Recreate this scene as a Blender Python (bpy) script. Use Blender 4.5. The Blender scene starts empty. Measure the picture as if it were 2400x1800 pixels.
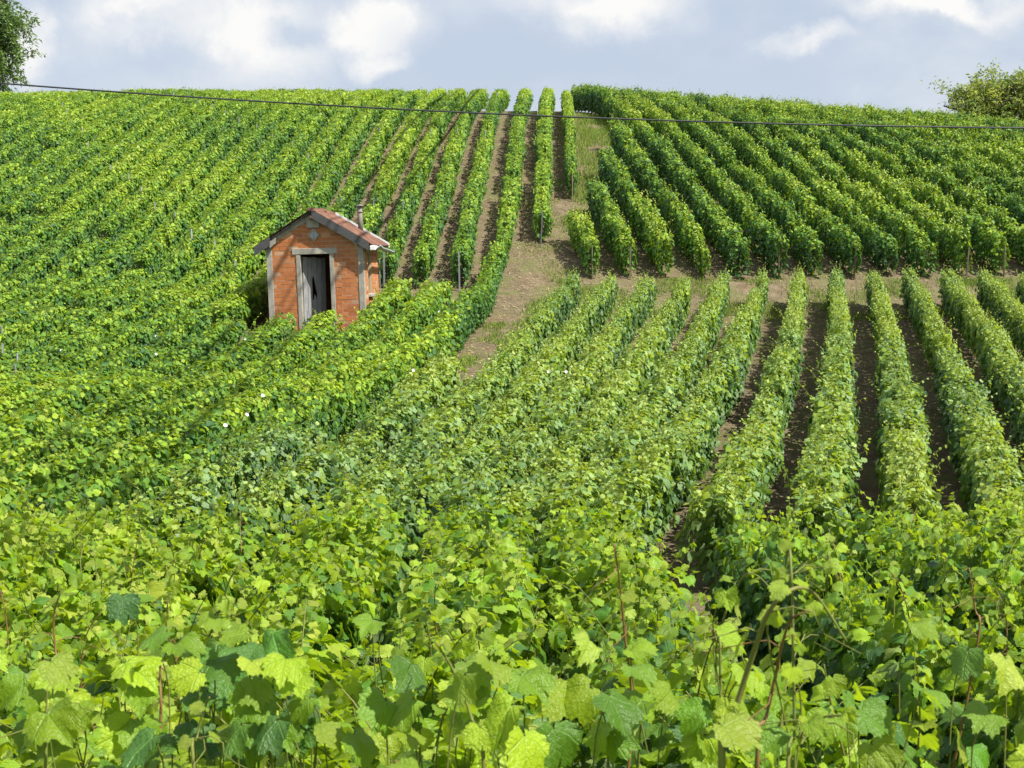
import bpy, bmesh, math, random
import numpy as np
from mathutils import Matrix, Vector

random.seed(7)
R = math.radians
S = bpy.context.scene
C = S.collection

# ------------------------------------------------------------------ camera, sky, sun, exposure
F_PX = 2897.0            # focal length in photo pixels (2400 wide)
PITCH = math.atan(300 / F_PX)
cam_d = bpy.data.cameras.new('camera')
cam_d.sensor_width = 36.0
cam_d.lens = 36.0 * F_PX / 2400.0
cam_d.clip_start = 0.05
cam_d.clip_end = 3000
cam_d.dof.use_dof = True
cam_d.dof.focus_distance = 26.0
cam_d.dof.aperture_fstop = 14.0
cam = bpy.data.objects.new('camera', cam_d)
C.objects.link(cam)
cam.location = (0, 0, 0)
cam.rotation_euler = (math.pi / 2 - PITCH, 0, 0)
S.camera = cam

SUN_D = Vector((-0.56, 0.32, -0.88)).normalized()     # the way the light travels
SUN_EL = math.asin(-SUN_D.z)
SUN_AZ = math.atan2(-SUN_D.x, -SUN_D.y)               # clockwise from +Y

W = bpy.data.worlds.new('World')
S.world = W
W.use_nodes = True


class NT:
    """small helper to write node trees"""
    def __init__(self, tree):
        self.t = tree
        self.t.nodes.clear()

    def n(self, typ, **kw):
        nd = self.t.nodes.new(typ)
        for k, v in kw.items():
            setattr(nd, k, v)
        return nd

    def l(self, a, b):
        self.t.links.new(a, b)

    def put(self, sock, v):
        if hasattr(v, 'is_output'):
            self.l(v, sock)
        else:
            sock.default_value = v

    def math(self, op, a, b=None, c=None, clamp=False):
        nd = self.n('ShaderNodeMath', operation=op)
        nd.use_clamp = clamp
        self.put(nd.inputs[0], a)
        if b is not None:
            self.put(nd.inputs[1], b)
        if c is not None:
            self.put(nd.inputs[2], c)
        return nd.outputs[0]

    def vmath(self, op, a, b=None):
        nd = self.n('ShaderNodeVectorMath', operation=op)
        self.put(nd.inputs[0], a)
        if b is not None:
            self.put(nd.inputs[1], b)
        return nd.outputs['Value'] if op in ('DOT_PRODUCT', 'LENGTH', 'DISTANCE') else nd.outputs[0]

    def mix(self, f, a, b, blend='MIX'):
        nd = self.n('ShaderNodeMix', data_type='RGBA', blend_type=blend)
        self.put(nd.inputs[0], f)
        self.put(nd.inputs[6], a)
        self.put(nd.inputs[7], b)
        return nd.outputs[2]

    def ramp(self, f, stops, interp='LINEAR'):
        nd = self.n('ShaderNodeValToRGB')
        nd.color_ramp.interpolation = interp
        el = nd.color_ramp.elements
        while len(el) < len(stops):
            el.new(0.5)
        for e, (p, c) in zip(el, stops):
            e.position = p
            e.color = c if len(c) == 4 else (*c, 1)
        self.put(nd.inputs[0], f)
        return nd.outputs[0]

    def smooth(self, v, lo, hi):
        nd = self.n('ShaderNodeMapRange', interpolation_type='SMOOTHSTEP')
        self.put(nd.inputs[0], v)
        nd.inputs[1].default_value = lo
        nd.inputs[2].default_value = hi
        return nd.outputs[0]

    def noise(self, vec, scale, detail=4, rough=0.5, dist=0.0):
        nd = self.n('ShaderNodeTexNoise')
        if vec is not None:
            self.l(vec, nd.inputs['Vector'])
        nd.inputs['Scale'].default_value = scale
        nd.inputs['Detail'].default_value = detail
        nd.inputs['Roughness'].default_value = rough
        nd.inputs['Distortion'].default_value = dist
        return nd.outputs['Fac'], nd.outputs['Color']


def px_dir(x, y):
    """direction of a photo pixel (2400x1800)"""
    v = Vector(((x - 1200) / F_PX, 1.0, -(y - 900) / F_PX))
    c, s = math.cos(PITCH), math.sin(PITCH)
    return Vector((v.x, v.y * c + v.z * s, -v.y * s + v.z * c)).normalized()


def build_world():
    t = NT(W.node_tree)
    out = t.n('ShaderNodeOutputWorld')
    sky = t.n('ShaderNodeTexSky', sky_type='NISHITA')
    sky.sun_disc = False
    sky.sun_elevation = SUN_EL
    sky.sun_rotation = SUN_AZ
    sky.altitude = 200
    sky.dust_density = 1.6
    tc = t.n('ShaderNodeTexCoord')
    d = tc.outputs['Generated']
    nz = t.n('ShaderNodeVectorMath', operation='NORMALIZE')
    t.l(d, nz.inputs[0])
    d = nz.outputs[0]
    # domain warp in direction space
    _, wc = t.noise(d, 3.2, 5, 0.55)
    w1 = t.vmath('SUBTRACT', wc, (0.5, 0.5, 0.5))
    w1s = t.n('ShaderNodeVectorMath', operation='SCALE')
    t.l(w1, w1s.inputs[0]); w1s.inputs['Scale'].default_value = 0.16
    dw = t.vmath('ADD', d, w1s.outputs[0])
    mp = t.n('ShaderNodeMapping')
    mp.inputs['Scale'].default_value = (1.0, 1.0, 1.9)
    mp.inputs['Location'].default_value = (0.35, 0.2, 0.15)
    t.l(dw, mp.inputs[0])
    f1, _ = t.noise(mp.outputs[0], 5.0, 7, 0.52)
    f2, _ = t.noise(mp.outputs[0], 13.0, 6, 0.55)
    fac = t.math('ADD', t.math('MULTIPLY', f1, 0.75), t.math('MULTIPLY', f2, 0.25))
    base_white = t.smooth(fac, 0.40, 0.66)

    # the large bright heaps and the blue opening seen in this part of the sky
    _, wc2 = t.noise(d, 11.0, 8, 0.62)
    w2 = t.n('ShaderNodeVectorMath', operation='SCALE')
    t.l(t.vmath('SUBTRACT', wc2, (0.5, 0.5, 0.5)), w2.inputs[0]); w2.inputs['Scale'].default_value = 0.085
    dv = t.vmath('ADD', d, w2.outputs[0])

    def blob(x, y, rx, ry, soft=0.75):
        c = px_dir(x, y)
        df = t.vmath('SUBTRACT', dv, tuple(c))
        m = t.n('ShaderNodeMapping')
        m.inputs['Scale'].default_value = (F_PX / rx, F_PX / rx, F_PX / ry)
        t.l(df, m.inputs[0])
        ln = t.vmath('LENGTH', m.outputs[0])
        return t.smooth(ln, 1.0, 1.0 - soft)
    white = base_white
    wsum = None
    for b in ((540, 70, 420, 170, .98), (880, 60, 190, 110, .7), (70, 130, 80, 140, .8), (905, 150, 120, 60, .7),
              (1400, 20, 330, 95, .95), (1900, 95, 150, 40, .9), (320, 30, 200, 70, .9), (2200, 0, 300, 50, .9)):
        v = blob(*b)
        wsum = v if wsum is None else t.math('MAXIMUM', wsum, v)
    hole = blob(715, 70, 105, 62, .8)
    hole2 = blob(360, 150, 250, 70, .95)
    hole3 = blob(1150, 110, 320, 110, .95)
    hole4 = blob(1750, 190, 500, 90, .95)
    h = t.math('MAXIMUM', t.math('MAXIMUM', hole, hole2), t.math('MAXIMUM', hole3, hole4))
    f3, _ = t.noise(dv, 9.0, 9, 0.62)
    tex = t.smooth(f3, 0.32, 0.68)
    white = t.math('ADD', t.math('MULTIPLY', white, 0.42), t.math('MULTIPLY', wsum, t.math('ADD', 0.45, t.math('MULTIPLY', tex, 0.62))), clamp=True)
    white = t.math('MULTIPLY', white, t.math('SUBTRACT', 1.0, t.math('MULTIPLY', h, 0.80)), clamp=True)
    blue = t.n('ShaderNodeMix', data_type='RGBA')
    cloudcol = t.mix(white, (0.57, 0.645, 0.775, 1), (0.92, 0.915, 0.90, 1))
    bg1 = t.n('ShaderNodeBackground'); t.l(sky.outputs[0], bg1.inputs[0]); bg1.inputs[1].default_value = 0.07
    bg2 = t.n('ShaderNodeBackground'); t.l(cloudcol, bg2.inputs[0]); bg2.inputs[1].default_value = 0.60
    cover = t.math('ADD', 0.80, t.math('MULTIPLY', white, 0.2))
    ms = t.n('ShaderNodeMixShader')
    t.l(cover, ms.inputs[0]); t.l(bg1.outputs[0], ms.inputs[1]); t.l(bg2.outputs[0], ms.inputs[2])
    t.l(ms.outputs[0], out.inputs[0])


build_world()

sun_d = bpy.data.lights.new('sun', 'SUN')
sun_d.energy = 5.0
sun_d.angle = R(0.53)
sun_d.color = (1.0, 0.955, 0.87)
sun = bpy.data.objects.new('sun', sun_d)
C.objects.link(sun)
sun.rotation_euler = SUN_D.to_track_quat('-Z', 'Y').to_euler()
sun.location = (20, -20, 40)

S.view_settings.view_transform = 'Standard'
S.view_settings.look = 'None'
S.view_settings.exposure = 0.82
S.view_settings.gamma = 1.0
S.view_settings.use_curve_mapping = False
S.cycles.max_bounces = 8
S.cycles.diffuse_bounces = 4
S.cycles.transmission_bounces = 4
S.cycles.glossy_bounces = 3

# ------------------------------------------------------------------ helpers


def tag(o, label=None, cat=None, group=None, kind=None):
    if label:
        o['label'] = label
    if cat:
        o['category'] = cat
    if group:
        o['group'] = group
    if kind:
        o['kind'] = kind
    return o


def empty(name, loc, parent=None):
    o = bpy.data.objects.new(name, None)
    o.empty_display_size = 0.2
    C.objects.link(o)
    o.location = loc
    if parent:
        o.parent = parent
    return o


def add(name, mesh, parent=None, loc=None, rot=None, scale=None):
    o = bpy.data.objects.new(name, mesh)
    C.objects.link(o)
    if parent:
        o.parent = parent
    if loc is not None:
        o.location = loc
    if rot is not None:
        o.rotation_euler = rot
    if scale is not None:
        o.scale = scale
    return o


def bm_mesh(name, bm, mats, smooth=False):
    me = bpy.data.meshes.new(name)
    bmesh.ops.recalc_face_normals(bm, faces=bm.faces)
    bm.to_mesh(me)
    bm.free()
    for m in (mats if isinstance(mats, (list, tuple)) else [mats]):
        me.materials.append(m)
    if smooth:
        me.polygons.foreach_set('use_smooth', [True] * len(me.polygons))
    return me


def bm_box(bm, x0, x1, y0, y1, z0, z1, bevel=0.0):
    tmp = bmesh.new() if bevel else bm
    v = [tmp.verts.new((x, y, z)) for x in (x0, x1) for y in (y0, y1) for z in (z0, z1)]
    for f in ((0, 1, 3, 2), (4, 6, 7, 5), (0, 4, 5, 1), (2, 3, 7, 6), (0, 2, 6, 4), (1, 5, 7, 3)):
        tmp.faces.new([v[i] for i in f])
    if bevel:
        bmesh.ops.recalc_face_normals(tmp, faces=tmp.faces)
        bmesh.ops.bevel(tmp, geom=list(tmp.edges), offset=bevel, segments=1, affect='EDGES')
        me = bpy.data.meshes.new('tmp')
        tmp.to_mesh(me)
        tmp.free()
        bm.from_mesh(me)
        bpy.data.meshes.remove(me)


def bm_prism(bm, poly, y0, y1):
    """polygon in xz, extruded along y"""
    a = [bm.verts.new((x, y0, z)) for x, z in poly]
    b = [bm.verts.new((x, y1, z)) for x, z in poly]
    n = len(poly)
    bm.faces.new(a)
    bm.faces.new(list(reversed(b)))
    for i in range(n):
        bm.faces.new((a[i], b[i], b[(i + 1) % n], a[(i + 1) % n]))


def bm_tube(bm, pts, rad, sides=6, cap=True):
    pts = [Vector(p) for p in pts]
    if not hasattr(rad, '__len__'):
        rad = [rad] * len(pts)
    rings = []
    ref = Vector((0.31, 0.17, 0.93))
    for i, p in enumerate(pts):
        t = (pts[min(i + 1, len(pts) - 1)] - pts[max(i - 1, 0)]).normalized()
        u = t.cross(ref)
        if u.length < 0.05:
            u = t.cross(Vector((1, 0, 0)))
        u.normalize()
        w = t.cross(u)
        rings.append([bm.verts.new(p + (u * math.cos(2 * math.pi * k / sides) + w * math.sin(2 * math.pi * k / sides)) * rad[i])
                      for k in range(sides)])
    for a, b in zip(rings[:-1], rings[1:]):
        for k in range(sides):
            bm.faces.new((a[k], a[(k + 1) % sides], b[(k + 1) % sides], b[k]))
    if cap:
        bm.faces.new(list(reversed(rings[0])))
        bm.faces.new(rings[-1])


def np_mesh(name, verts, faces, nper, mats, tone=None, uv=None, mat_idx=None, smooth=False):
    """verts Nx3, faces flat index array with nper vertices per face (int or array)"""
    me = bpy.data.meshes.new(name)
    verts = np.asarray(verts, dtype=np.float32)
    faces = np.asarray(faces, dtype=np.int32).ravel()
    if np.isscalar(nper):
        nf = len(faces) // nper
        tot = np.full(nf, nper, dtype=np.int32)
    else:
        tot = np.asarray(nper, dtype=np.int32)
        nf = len(tot)
    start = np.concatenate(([0], np.cumsum(tot)[:-1])).astype(np.int32)
    me.vertices.add(len(verts))
    me.vertices.foreach_set('co', verts.ravel())
    me.loops.add(len(faces))
    me.loops.foreach_set('vertex_index', faces)
    me.polygons.add(nf)
    me.polygons.foreach_set('loop_start', start)
    me.polygons.foreach_set('loop_total', tot)
    for m in (mats if isinstance(mats, (list, tuple)) else [mats]):
        me.materials.append(m)
    if mat_idx is not None:
        me.polygons.foreach_set('material_index', np.asarray(mat_idx, dtype=np.int32))
    if smooth:
        me.polygons.foreach_set('use_smooth', np.ones(nf, dtype=bool))
    me.update(calc_edges=True)
    if tone is not None:
        at = me.attributes.new('tone', 'FLOAT_COLOR', 'POINT')
        at.data.foreach_set('color', np.asarray(tone, dtype=np.float32).ravel())
    if uv is not None:
        ul = me.uv_layers.new(name='UVMap')
        ul.data.foreach_set('uv', np.asarray(uv, dtype=np.float32)[faces].ravel())
    me.validate()
    return me


# ------------------------------------------------------------------ terrain
_kx = np.array([-60, -3, 0, 1.5, 3, 5, 7, 10.5, 13, 16.7, 34.4, 34.4 + 40])
_kz = np.array([-1.3, -1.6, -1.72, -1.98, -2.36, -2.83, -3.06, -3.38, -3.55, -3.42, -1.6, -1.6])
_tx = np.arange(-60, 74, 0.1)
_tz = np.interp(_tx, _kx, _kz)
_g = np.exp(-0.5 * (np.arange(-20, 21) / 7.0) ** 2)
_g /= _g.sum()
_tz = np.convolve(np.pad(_tz, 20, mode='edge'), _g, mode='valid')


def sstep(v, a, b):
    t = np.clip((v - a) / (b - a), 0, 1)
    return t * t * (3 - 2 * t)


def ground(X, D):
    X = np.asarray(X, dtype=float)
    D = np.asarray(D, dtype=float)
    z = np.interp(D, _tx, _tz)
    s0 = 34.4
    d0 = 50.0 - 0.35 * np.clip(X - 3, 0, 40) + 0.0 * X
    d0 = np.maximum(d0, 37)
    r = 22.0
    k = 0.355
    h1 = k * np.clip(np.minimum(D, d0) - s0, 0, None)
    # soft start of the slope
    e = np.clip((D - s0 + 1.2) / 2.4, 0, 1)
    h1 = np.where(np.abs(D - s0) < 1.2, k * 1.2 * e * e, h1)
    t = np.clip(D - d0, 0, r)
    h2 = k * t - k * t * t / (2 * r)
    h3 = -0.03 * np.clip(D - d0 - r, 0, 300)
    z = z + h1 + h2 + h3
    z = z - 0.75 * sstep(-X, 0.5, 5.0) * np.exp(-((D - 26.0) / 5.0) ** 2)
    z = z - 0.018 * np.clip(-X - 17, 0, 60) * sstep(D, 30, 55)
    return z


def gz(x, d):
    return float(ground(x, d))


def canopy_hit(px, py, h):
    """walk a photo pixel's ray until it meets the ground raised by h"""
    d = px_dir(px, py)
    prev = None
    for i in range(20, 1400):
        D = i * 0.05
        p = d * (D / d.y)
        if p.z <= gz(p.x, p.y) + h:
            return p
    return p


# ------------------------------------------------------------------ materials
def new_mat(name):
    m = bpy.data.materials.new(name)
    m.use_nodes = True
    return m, NT(m.node_tree)


def principled(t, col, rough=0.8, spec=0.3, normal=None):
    b = t.n('ShaderNodeBsdfPrincipled')
    t.put(b.inputs['Base Color'], col)
    t.put(b.inputs['Roughness'], rough)
    b.inputs['Specular IOR Level'].default_value = spec
    if normal is not None:
        t.l(normal, b.inputs['Normal'])
    return b


def bump(t, h, strength=0.3, dist=0.02):
    b = t.n('ShaderNodeBump')
    b.inputs['Strength'].default_value = strength
    b.inputs['Distance'].default_value = dist
    t.l(h, b.inputs['Height'])
    return b.outputs[0]


def leaf_mat(name, old, mid, young, trans, back, rough=0.42, transl=0.36, pale=0.0, palecol=(0.4, 0.45, 0.36)):
    m, t = new_mat(name)
    out = t.n('ShaderNodeOutputMaterial')
    at = t.n('ShaderNodeAttribute', attribute_name='tone')
    sp = t.n('ShaderNodeSeparateColor')
    t.l(at.outputs['Color'], sp.inputs[0])
    oi = t.n('ShaderNodeObjectInfo')
    tone = t.math('ADD', sp.outputs[0], t.math('MULTIPLY', t.math('SUBTRACT', oi.outputs['Random'], 0.5), 0.30), clamp=True)
    osp = t.n('ShaderNodeSeparateColor')
    t.l(oi.outputs['Color'], osp.inputs[0])
    tone = t.math('ADD', tone, t.math('SUBTRACT', 1.0, osp.outputs[0]), clamp=True)
    col = t.ramp(tone, [(0.0, old), (0.45, mid), (0.88, young), (1.0, tuple(0.75 * a + 0.25 * b for a, b in zip(young, (0.42, 0.33, 0.12))))])
    rnd = sp.outputs[1]
    v = t.math('ADD', 0.62, t.math('MULTIPLY', rnd, 0.76))
    hs = t.n('ShaderNodeHueSaturation')
    t.l(col, hs.inputs['Color']); t.l(v, hs.inputs['Value'])
    t.l(t.math('ADD', 0.487, t.math('MULTIPLY', sp.outputs[2], 0.026)), hs.inputs['Hue'])
    col = hs.outputs[0]
    if pale:
        pm = t.math('MULTIPLY', t.smooth(rnd, 1.0 - pale, 1.0), 0.5)
        col = t.mix(pm, col, (*palecol, 1))
    # veins from the leaf's own coordinates
    uv = t.n('ShaderNodeUVMap', uv_map='UVMap')
    sx = t.n('ShaderNodeSeparateXYZ')
    t.l(uv.outputs[0], sx.inputs[0])
    ang = t.math('ARCTAN2', sx.outputs[0], sx.outputs[1])
    rad = t.math('SQRT', t.math('ADD', t.math('MULTIPLY', sx.outputs[0], sx.outputs[0]), t.math('MULTIPLY', sx.outputs[1], sx.outputs[1])))
    pp = t.math('PINGPONG', t.math('ADD', ang, R(52) * 4), R(26))
    dv = t.math('MULTIPLY', rad, t.math('SINE', pp))
    vein = t.smooth(dv, 0.035, 0.006)
    # side veins: stripes leaving the main veins
    st = t.math('PINGPONG', t.math('ADD', t.math('MULTIPLY', rad, 1.0), t.math('MULTIPLY', dv, -1.1)), 0.07)
    side = t.math('MULTIPLY', t.smooth(st, 0.018, 0.0), 0.55)
    vn = t.math('MAXIMUM', vein, side)
    geo = t.n('ShaderNodeNewGeometry')
    col = t.mix(t.math('MULTIPLY', vn, 0.28), col, (*tuple(min(1, c * 1.7 + 0.03) for c in mid), 1))
    under = t.mix(0.55, col, (*back, 1))
    col = t.mix(geo.outputs['Backfacing'], col, under)
    tcn = t.n('ShaderNodeTexCoord')
    nf, _ = t.noise(uv.outputs[0], 9, 3, 0.6)
    hgt = t.math('ADD', t.math('MULTIPLY', vn, -0.6), t.math('MULTIPLY', nf, 1.6))
    nrm = bump(t, hgt, 0.6, 0.006)
    b = principled(t, col, rough, 0.42, nrm)
    tr = t.n('ShaderNodeBsdfTranslucent')
    tcol = t.mix(t.smooth(tone, 0.05, 0.85), (trans[0] * 0.20, trans[1] * 0.34, trans[2], 1), (*trans, 1))
    t.l(tcol, tr.inputs[0])
    ms = t.n('ShaderNodeMixShader')
    ms.inputs[0].default_value = transl
    t.l(b.outputs[0], ms.inputs[1]); t.l(tr.outputs[0], ms.inputs[2])
    t.l(ms.outputs[0], out.inputs[0])
    return m


def simple_mat(name, c1, c2=None, scale=8, rough=0.8, spec=0.25, bstr=0.3, bdist=0.01, objrand=0.0, stretch=(1, 1, 1)):
    m, t = new_mat(name)
    out = t.n('ShaderNodeOutputMaterial')
    tc = t.n('ShaderNodeTexCoord')
    mp = t.n('ShaderNodeMapping')
    mp.inputs['Scale'].default_value = stretch
    t.l(tc.outputs['Object'], mp.inputs[0])
    f, _ = t.noise(mp.outputs[0], scale, 6, 0.6)
    f2, _ = t.noise(mp.outputs[0], scale * 5, 4, 0.6)
    ff = t.math('ADD', t.math('MULTIPLY', f, 0.65), t.math('MULTIPLY', f2, 0.35))
    c2 = c2 or tuple(c * 0.6 for c in c1)
    col = t.ramp(ff, [(0.33, c1), (0.66, c2)])
    if objrand:
        oi = t.n('ShaderNodeObjectInfo')
        hs = t.n('ShaderNodeHueSaturation')
        t.l(col, hs.inputs['Color'])
        t.l(t.math('ADD', 1 - objrand, t.math('MULTIPLY', oi.outputs['Random'], 2 * objrand)), hs.inputs['Value'])
        col = hs.outputs[0]
    b = principled(t, col, rough, spec, bump(t, ff, bstr, bdist))
    t.l(b.outputs[0], out.inputs[0])
    return m


M = {}
M['leaf_near'] = leaf_mat('vine_leaf_near', (0.050, 0.118, 0.046), (0.090, 0.208, 0.017), (0.27, 0.40, 0.016),
                          (0.50, 0.68, 0.012), (0.26, 0.34, 0.15), rough=0.33, transl=0.39, pale=0.10, palecol=(0.42, 0.42, 0.14))
M['leaf_hill'] = leaf_mat('vine_leaf_hill', (0.036, 0.112, 0.032), (0.098, 0.225, 0.020), (0.285, 0.41, 0.017),
                          (0.50, 0.66, 0.015), (0.25, 0.34, 0.18), rough=0.45, transl=0.36)
M['leaf_slope'] = leaf_mat('vine_leaf_slope', (0.020, 0.072, 0.018), (0.065, 0.185, 0.014), (0.28, 0.40, 0.015),
                           (0.46, 0.62, 0.014), (0.18, 0.27, 0.12), rough=0.45, transl=0.28)
M['leaf_dusty'] = leaf_mat('vine_leaf_dusty', (0.045, 0.120, 0.046), (0.115, 0.24, 0.035), (0.31, 0.42, 0.026),
                           (0.52, 0.66, 0.024), (0.28, 0.36, 0.20), rough=0.38, transl=0.35, pale=0.62, palecol=(0.40, 0.50, 0.27))
M['stem'] = simple_mat('green_stem', (0.13, 0.185, 0.03), (0.17, 0.15, 0.04), 14, 0.6, 0.35, 0.15)
M['stem_red'] = simple_mat('reddish_stem', (0.20, 0.085, 0.035), (0.17, 0.12, 0.035), 14, 0.55, 0.35, 0.15)
M['bark'] = simple_mat('vine_bark', (0.085, 0.058, 0.040), (0.16, 0.12, 0.09), 18, 0.95, 0.1, 0.8, 0.02, stretch=(1, 1, 0.3))
M['post'] = simple_mat('galvanised_post', (0.34, 0.36, 0.38), (0.22, 0.23, 0.24), 12, 0.5, 0.5, 0.1)
M['woodpost'] = simple_mat('weathered_post', (0.26, 0.21, 0.15), (0.15, 0.12, 0.09), 10, 0.9, 0.15, 0.5, 0.01, stretch=(1, 1, .2))
M['white'] = simple_mat('white_petal', (0.86, 0.86, 0.84), (0.75, 0.76, 0.74), 20, 0.6, 0.3, 0.05)
M['concrete'] = simple_mat('old_concrete', (0.45, 0.42, 0.36), (0.22, 0.21, 0.18), 3.5, 0.95, 0.15, 0.35, 0.01)
M['mortar'] = simple_mat('mortar', (0.52, 0.42, 0.32), (0.40, 0.30, 0.22), 9, 0.95, 0.1, 0.4, 0.008)
M['plank'] = simple_mat('grey_planks', (0.32, 0.325, 0.32), (0.15, 0.15, 0.15), 6, 0.9, 0.15, 0.6, 0.006, 0.15, (6, 6, 0.5))
M['fascia'] = simple_mat('dark_fascia', (0.062, 0.063, 0.066), (0.10, 0.10, 0.098), 6, 0.85, 0.2, 0.5, 0.006, 0.1, (0.6, 4, 4))
M['tile'] = simple_mat('clay_tile', (0.225, 0.105, 0.07), (0.14, 0.085, 0.064), 7, 0.9, 0.15, 0.4, 0.006, 0.28)
M['flash'] = simple_mat('white_flashing', (0.82, 0.82, 0.80), (0.72, 0.72, 0.70), 5, 0.6, 0.3, 0.1)
M['pipe'] = simple_mat('rusty_pipe', (0.27, 0.25, 0.22), (0.17, 0.145, 0.12), 9, 0.8, 0.25, 0.25, 0.004)
M['gutter'] = simple_mat('zinc_gutter', (0.38, 0.41, 0.41), (0.27, 0.29, 0.29), 7, 0.55, 0.4, 0.1)
M['shutter'] = simple_mat('beige_board', (0.40, 0.33, 0.21), (0.30, 0.245, 0.16), 6, 0.85, 0.15, 0.3, 0.004, 0, (1, 5, 0.6))
M['glass'] = simple_mat('dusty_pane', (0.42, 0.44, 0.44), (0.34, 0.36, 0.36), 4, 0.35, 0.5, 0.05)
M['inside'] = simple_mat('inner_wall', (0.22, 0.17, 0.13), (0.16, 0.12, 0.095), 6, 0.95, 0.1, 0.3)
M['cable'] = simple_mat('black_cable', (0.028, 0.030, 0.034), (0.045, 0.047, 0.05), 30, 0.55, 0.4, 0.1)
M['pole'] = simple_mat('timber_pole', (0.17, 0.13, 0.095), (0.11, 0.085, 0.062), 6, 0.9, 0.1, 0.5, 0.01, 0, (4, 4, .2))
M['treebark'] = simple_mat('tree_bark', (0.11, 0.085, 0.062), (0.065, 0.05, 0.04), 7, 0.95, 0.1, 0.7, 0.03, 0, (3, 3, .6))
M['treeleaf_dark'] = leaf_mat('tree_leaf_dark', (0.075, 0.15, 0.045), (0.11, 0.20, 0.05), (0.17, 0.27, 0.06),
                              (0.32, 0.46, 0.06), (0.16, 0.22, 0.12), rough=0.5, transl=0.3)
M['treeleaf_olive'] = leaf_mat('tree_leaf_olive', (0.20, 0.26, 0.045), (0.27, 0.33, 0.05), (0.35, 0.39, 0.06),
                               (0.58, 0.63, 0.07), (0.30, 0.33, 0.14), rough=0.5, transl=0.50)


def brick_mat():
    m, t = new_mat('orange_brick')
    out = t.n('ShaderNodeOutputMaterial')
    oi = t.n('ShaderNodeObjectInfo')
    at = t.n('ShaderNodeAttribute', attribute_name='tone')
    sp = t.n('ShaderNodeSeparateColor')
    t.l(at.outputs['Color'], sp.inputs[0])
    r = t.math('FRACT', t.math('ADD', oi.outputs['Random'], sp.outputs[0]))
    col = t.ramp(r, [(0.0, (0.40, 0.135, 0.050)), (0.3, (0.50, 0.185, 0.062)), (0.60, (0.42, 0.145, 0.05)),
                     (0.80, (0.52, 0.215, 0.085)), (0.86, (0.55, 0.31, 0.17)), (0.94, (0.54, 0.35, 0.21)), (1.0, (0.34, 0.115, 0.06))])
    tc = t.n('ShaderNodeTexCoord')
    g = t.n('ShaderNodeNewGeometry')
    f, _ = t.noise(g.outputs['Position'], 22, 6, 0.65)
    f2, _ = t.noise(g.outputs['Position'], 2.2, 4, 0.6)
    col = t.mix(t.math('MULTIPLY', t.smooth(f, 0.45, 0.75), 0.35), col, (0.30, 0.13, 0.08, 1))
    col = t.mix(t.math('MULTIPLY', t.smooth(f2, 0.46, 0.72), 0.5), col, (0.36, 0.22, 0.14, 1))
    b = principled(t, col, 0.9, 0.15, bump(t, f, 0.5, 0.006))
    t.l(b.outputs[0], out.inputs[0])
    return m


M['brick'] = brick_mat()


def soil_mat():
    m, t = new_mat('dry_soil')
    out = t.n('ShaderNodeOutputMaterial')
    g = t.n('ShaderNodeNewGeometry')
    p = g.outputs['Position']
    f1, _ = t.noise(p, 0.55, 6, 0.6)
    f2, _ = t.noise(p, 3.2, 6, 0.65)
    f3, _ = t.noise(p, 21.0, 5, 0.7)
    f4, _ = t.noise(p, 70.0, 3, 0.6)
    mx = t.math('ADD', t.math('MULTIPLY', f2, 0.5), t.math('MULTIPLY', f3, 0.5))
    col = t.ramp(mx, [(0.32, (0.080, 0.060, 0.037)), (0.47, (0.155, 0.122, 0.076)), (0.60, (0.225, 0.182, 0.117)), (0.74, (0.37, 0.312, 0.222))])
    red = t.smooth(f1, 0.5, 0.72)
    col = t.mix(t.math('MULTIPLY', red, 0.25), col, (0.23, 0.135, 0.082, 1))
    # chalk crumbs
    cr = t.smooth(f4, 0.66, 0.74)
    col = t.mix(t.math('MULTIPLY', cr, 0.6), col, (0.60, 0.52, 0.41, 1))
    # thin weeds
    wm, _ = t.noise(p, 0.9, 5, 0.62)
    w = t.math('MULTIPLY', t.smooth(wm, 0.46, 0.60), t.smooth(f3, 0.42, 0.6))
    col = t.mix(t.math('MULTIPLY', w, 0.8), col, (0.13, 0.17, 0.04, 1))
    h = t.math('ADD', t.math('ADD', t.math('MULTIPLY', f2, 1.2), f3), t.math('MULTIPLY', f4, 0.35))
    b = principled(t, col, 0.97, 0.08, bump(t, h, 0.9, 0.05))
    t.l(b.outputs[0], out.inputs[0])
    return m


M['soil'] = soil_mat()


def grass_mat():
    m, t = new_mat('grass')
    out = t.n('ShaderNodeOutputMaterial')
    at = t.n('ShaderNodeAttribute', attribute_name='tone')
    sp = t.n('ShaderNodeSeparateColor')
    t.l(at.outputs['Color'], sp.inputs[0])
    col = t.ramp(sp.outputs[0], [(0.0, (0.14, 0.25, 0.035)), (0.5, (0.25, 0.34, 0.05)), (0.75, (0.36, 0.36, 0.11)), (1.0, (0.50, 0.42, 0.24))])
    b = principled(t, col, 0.6, 0.25)
    tr = t.n('ShaderNodeBsdfTranslucent'); t.l(col, tr.inputs[0])
    ms = t.n('ShaderNodeMixShader'); ms.inputs[0].default_value = 0.35
    t.l(b.outputs[0], ms.inputs[1]); t.l(tr.outputs[0], ms.inputs[2])
    t.l(ms.outputs[0], out.inputs[0])
    return m


M['grass'] = grass_mat()

# ------------------------------------------------------------------ the ground sheet


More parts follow.
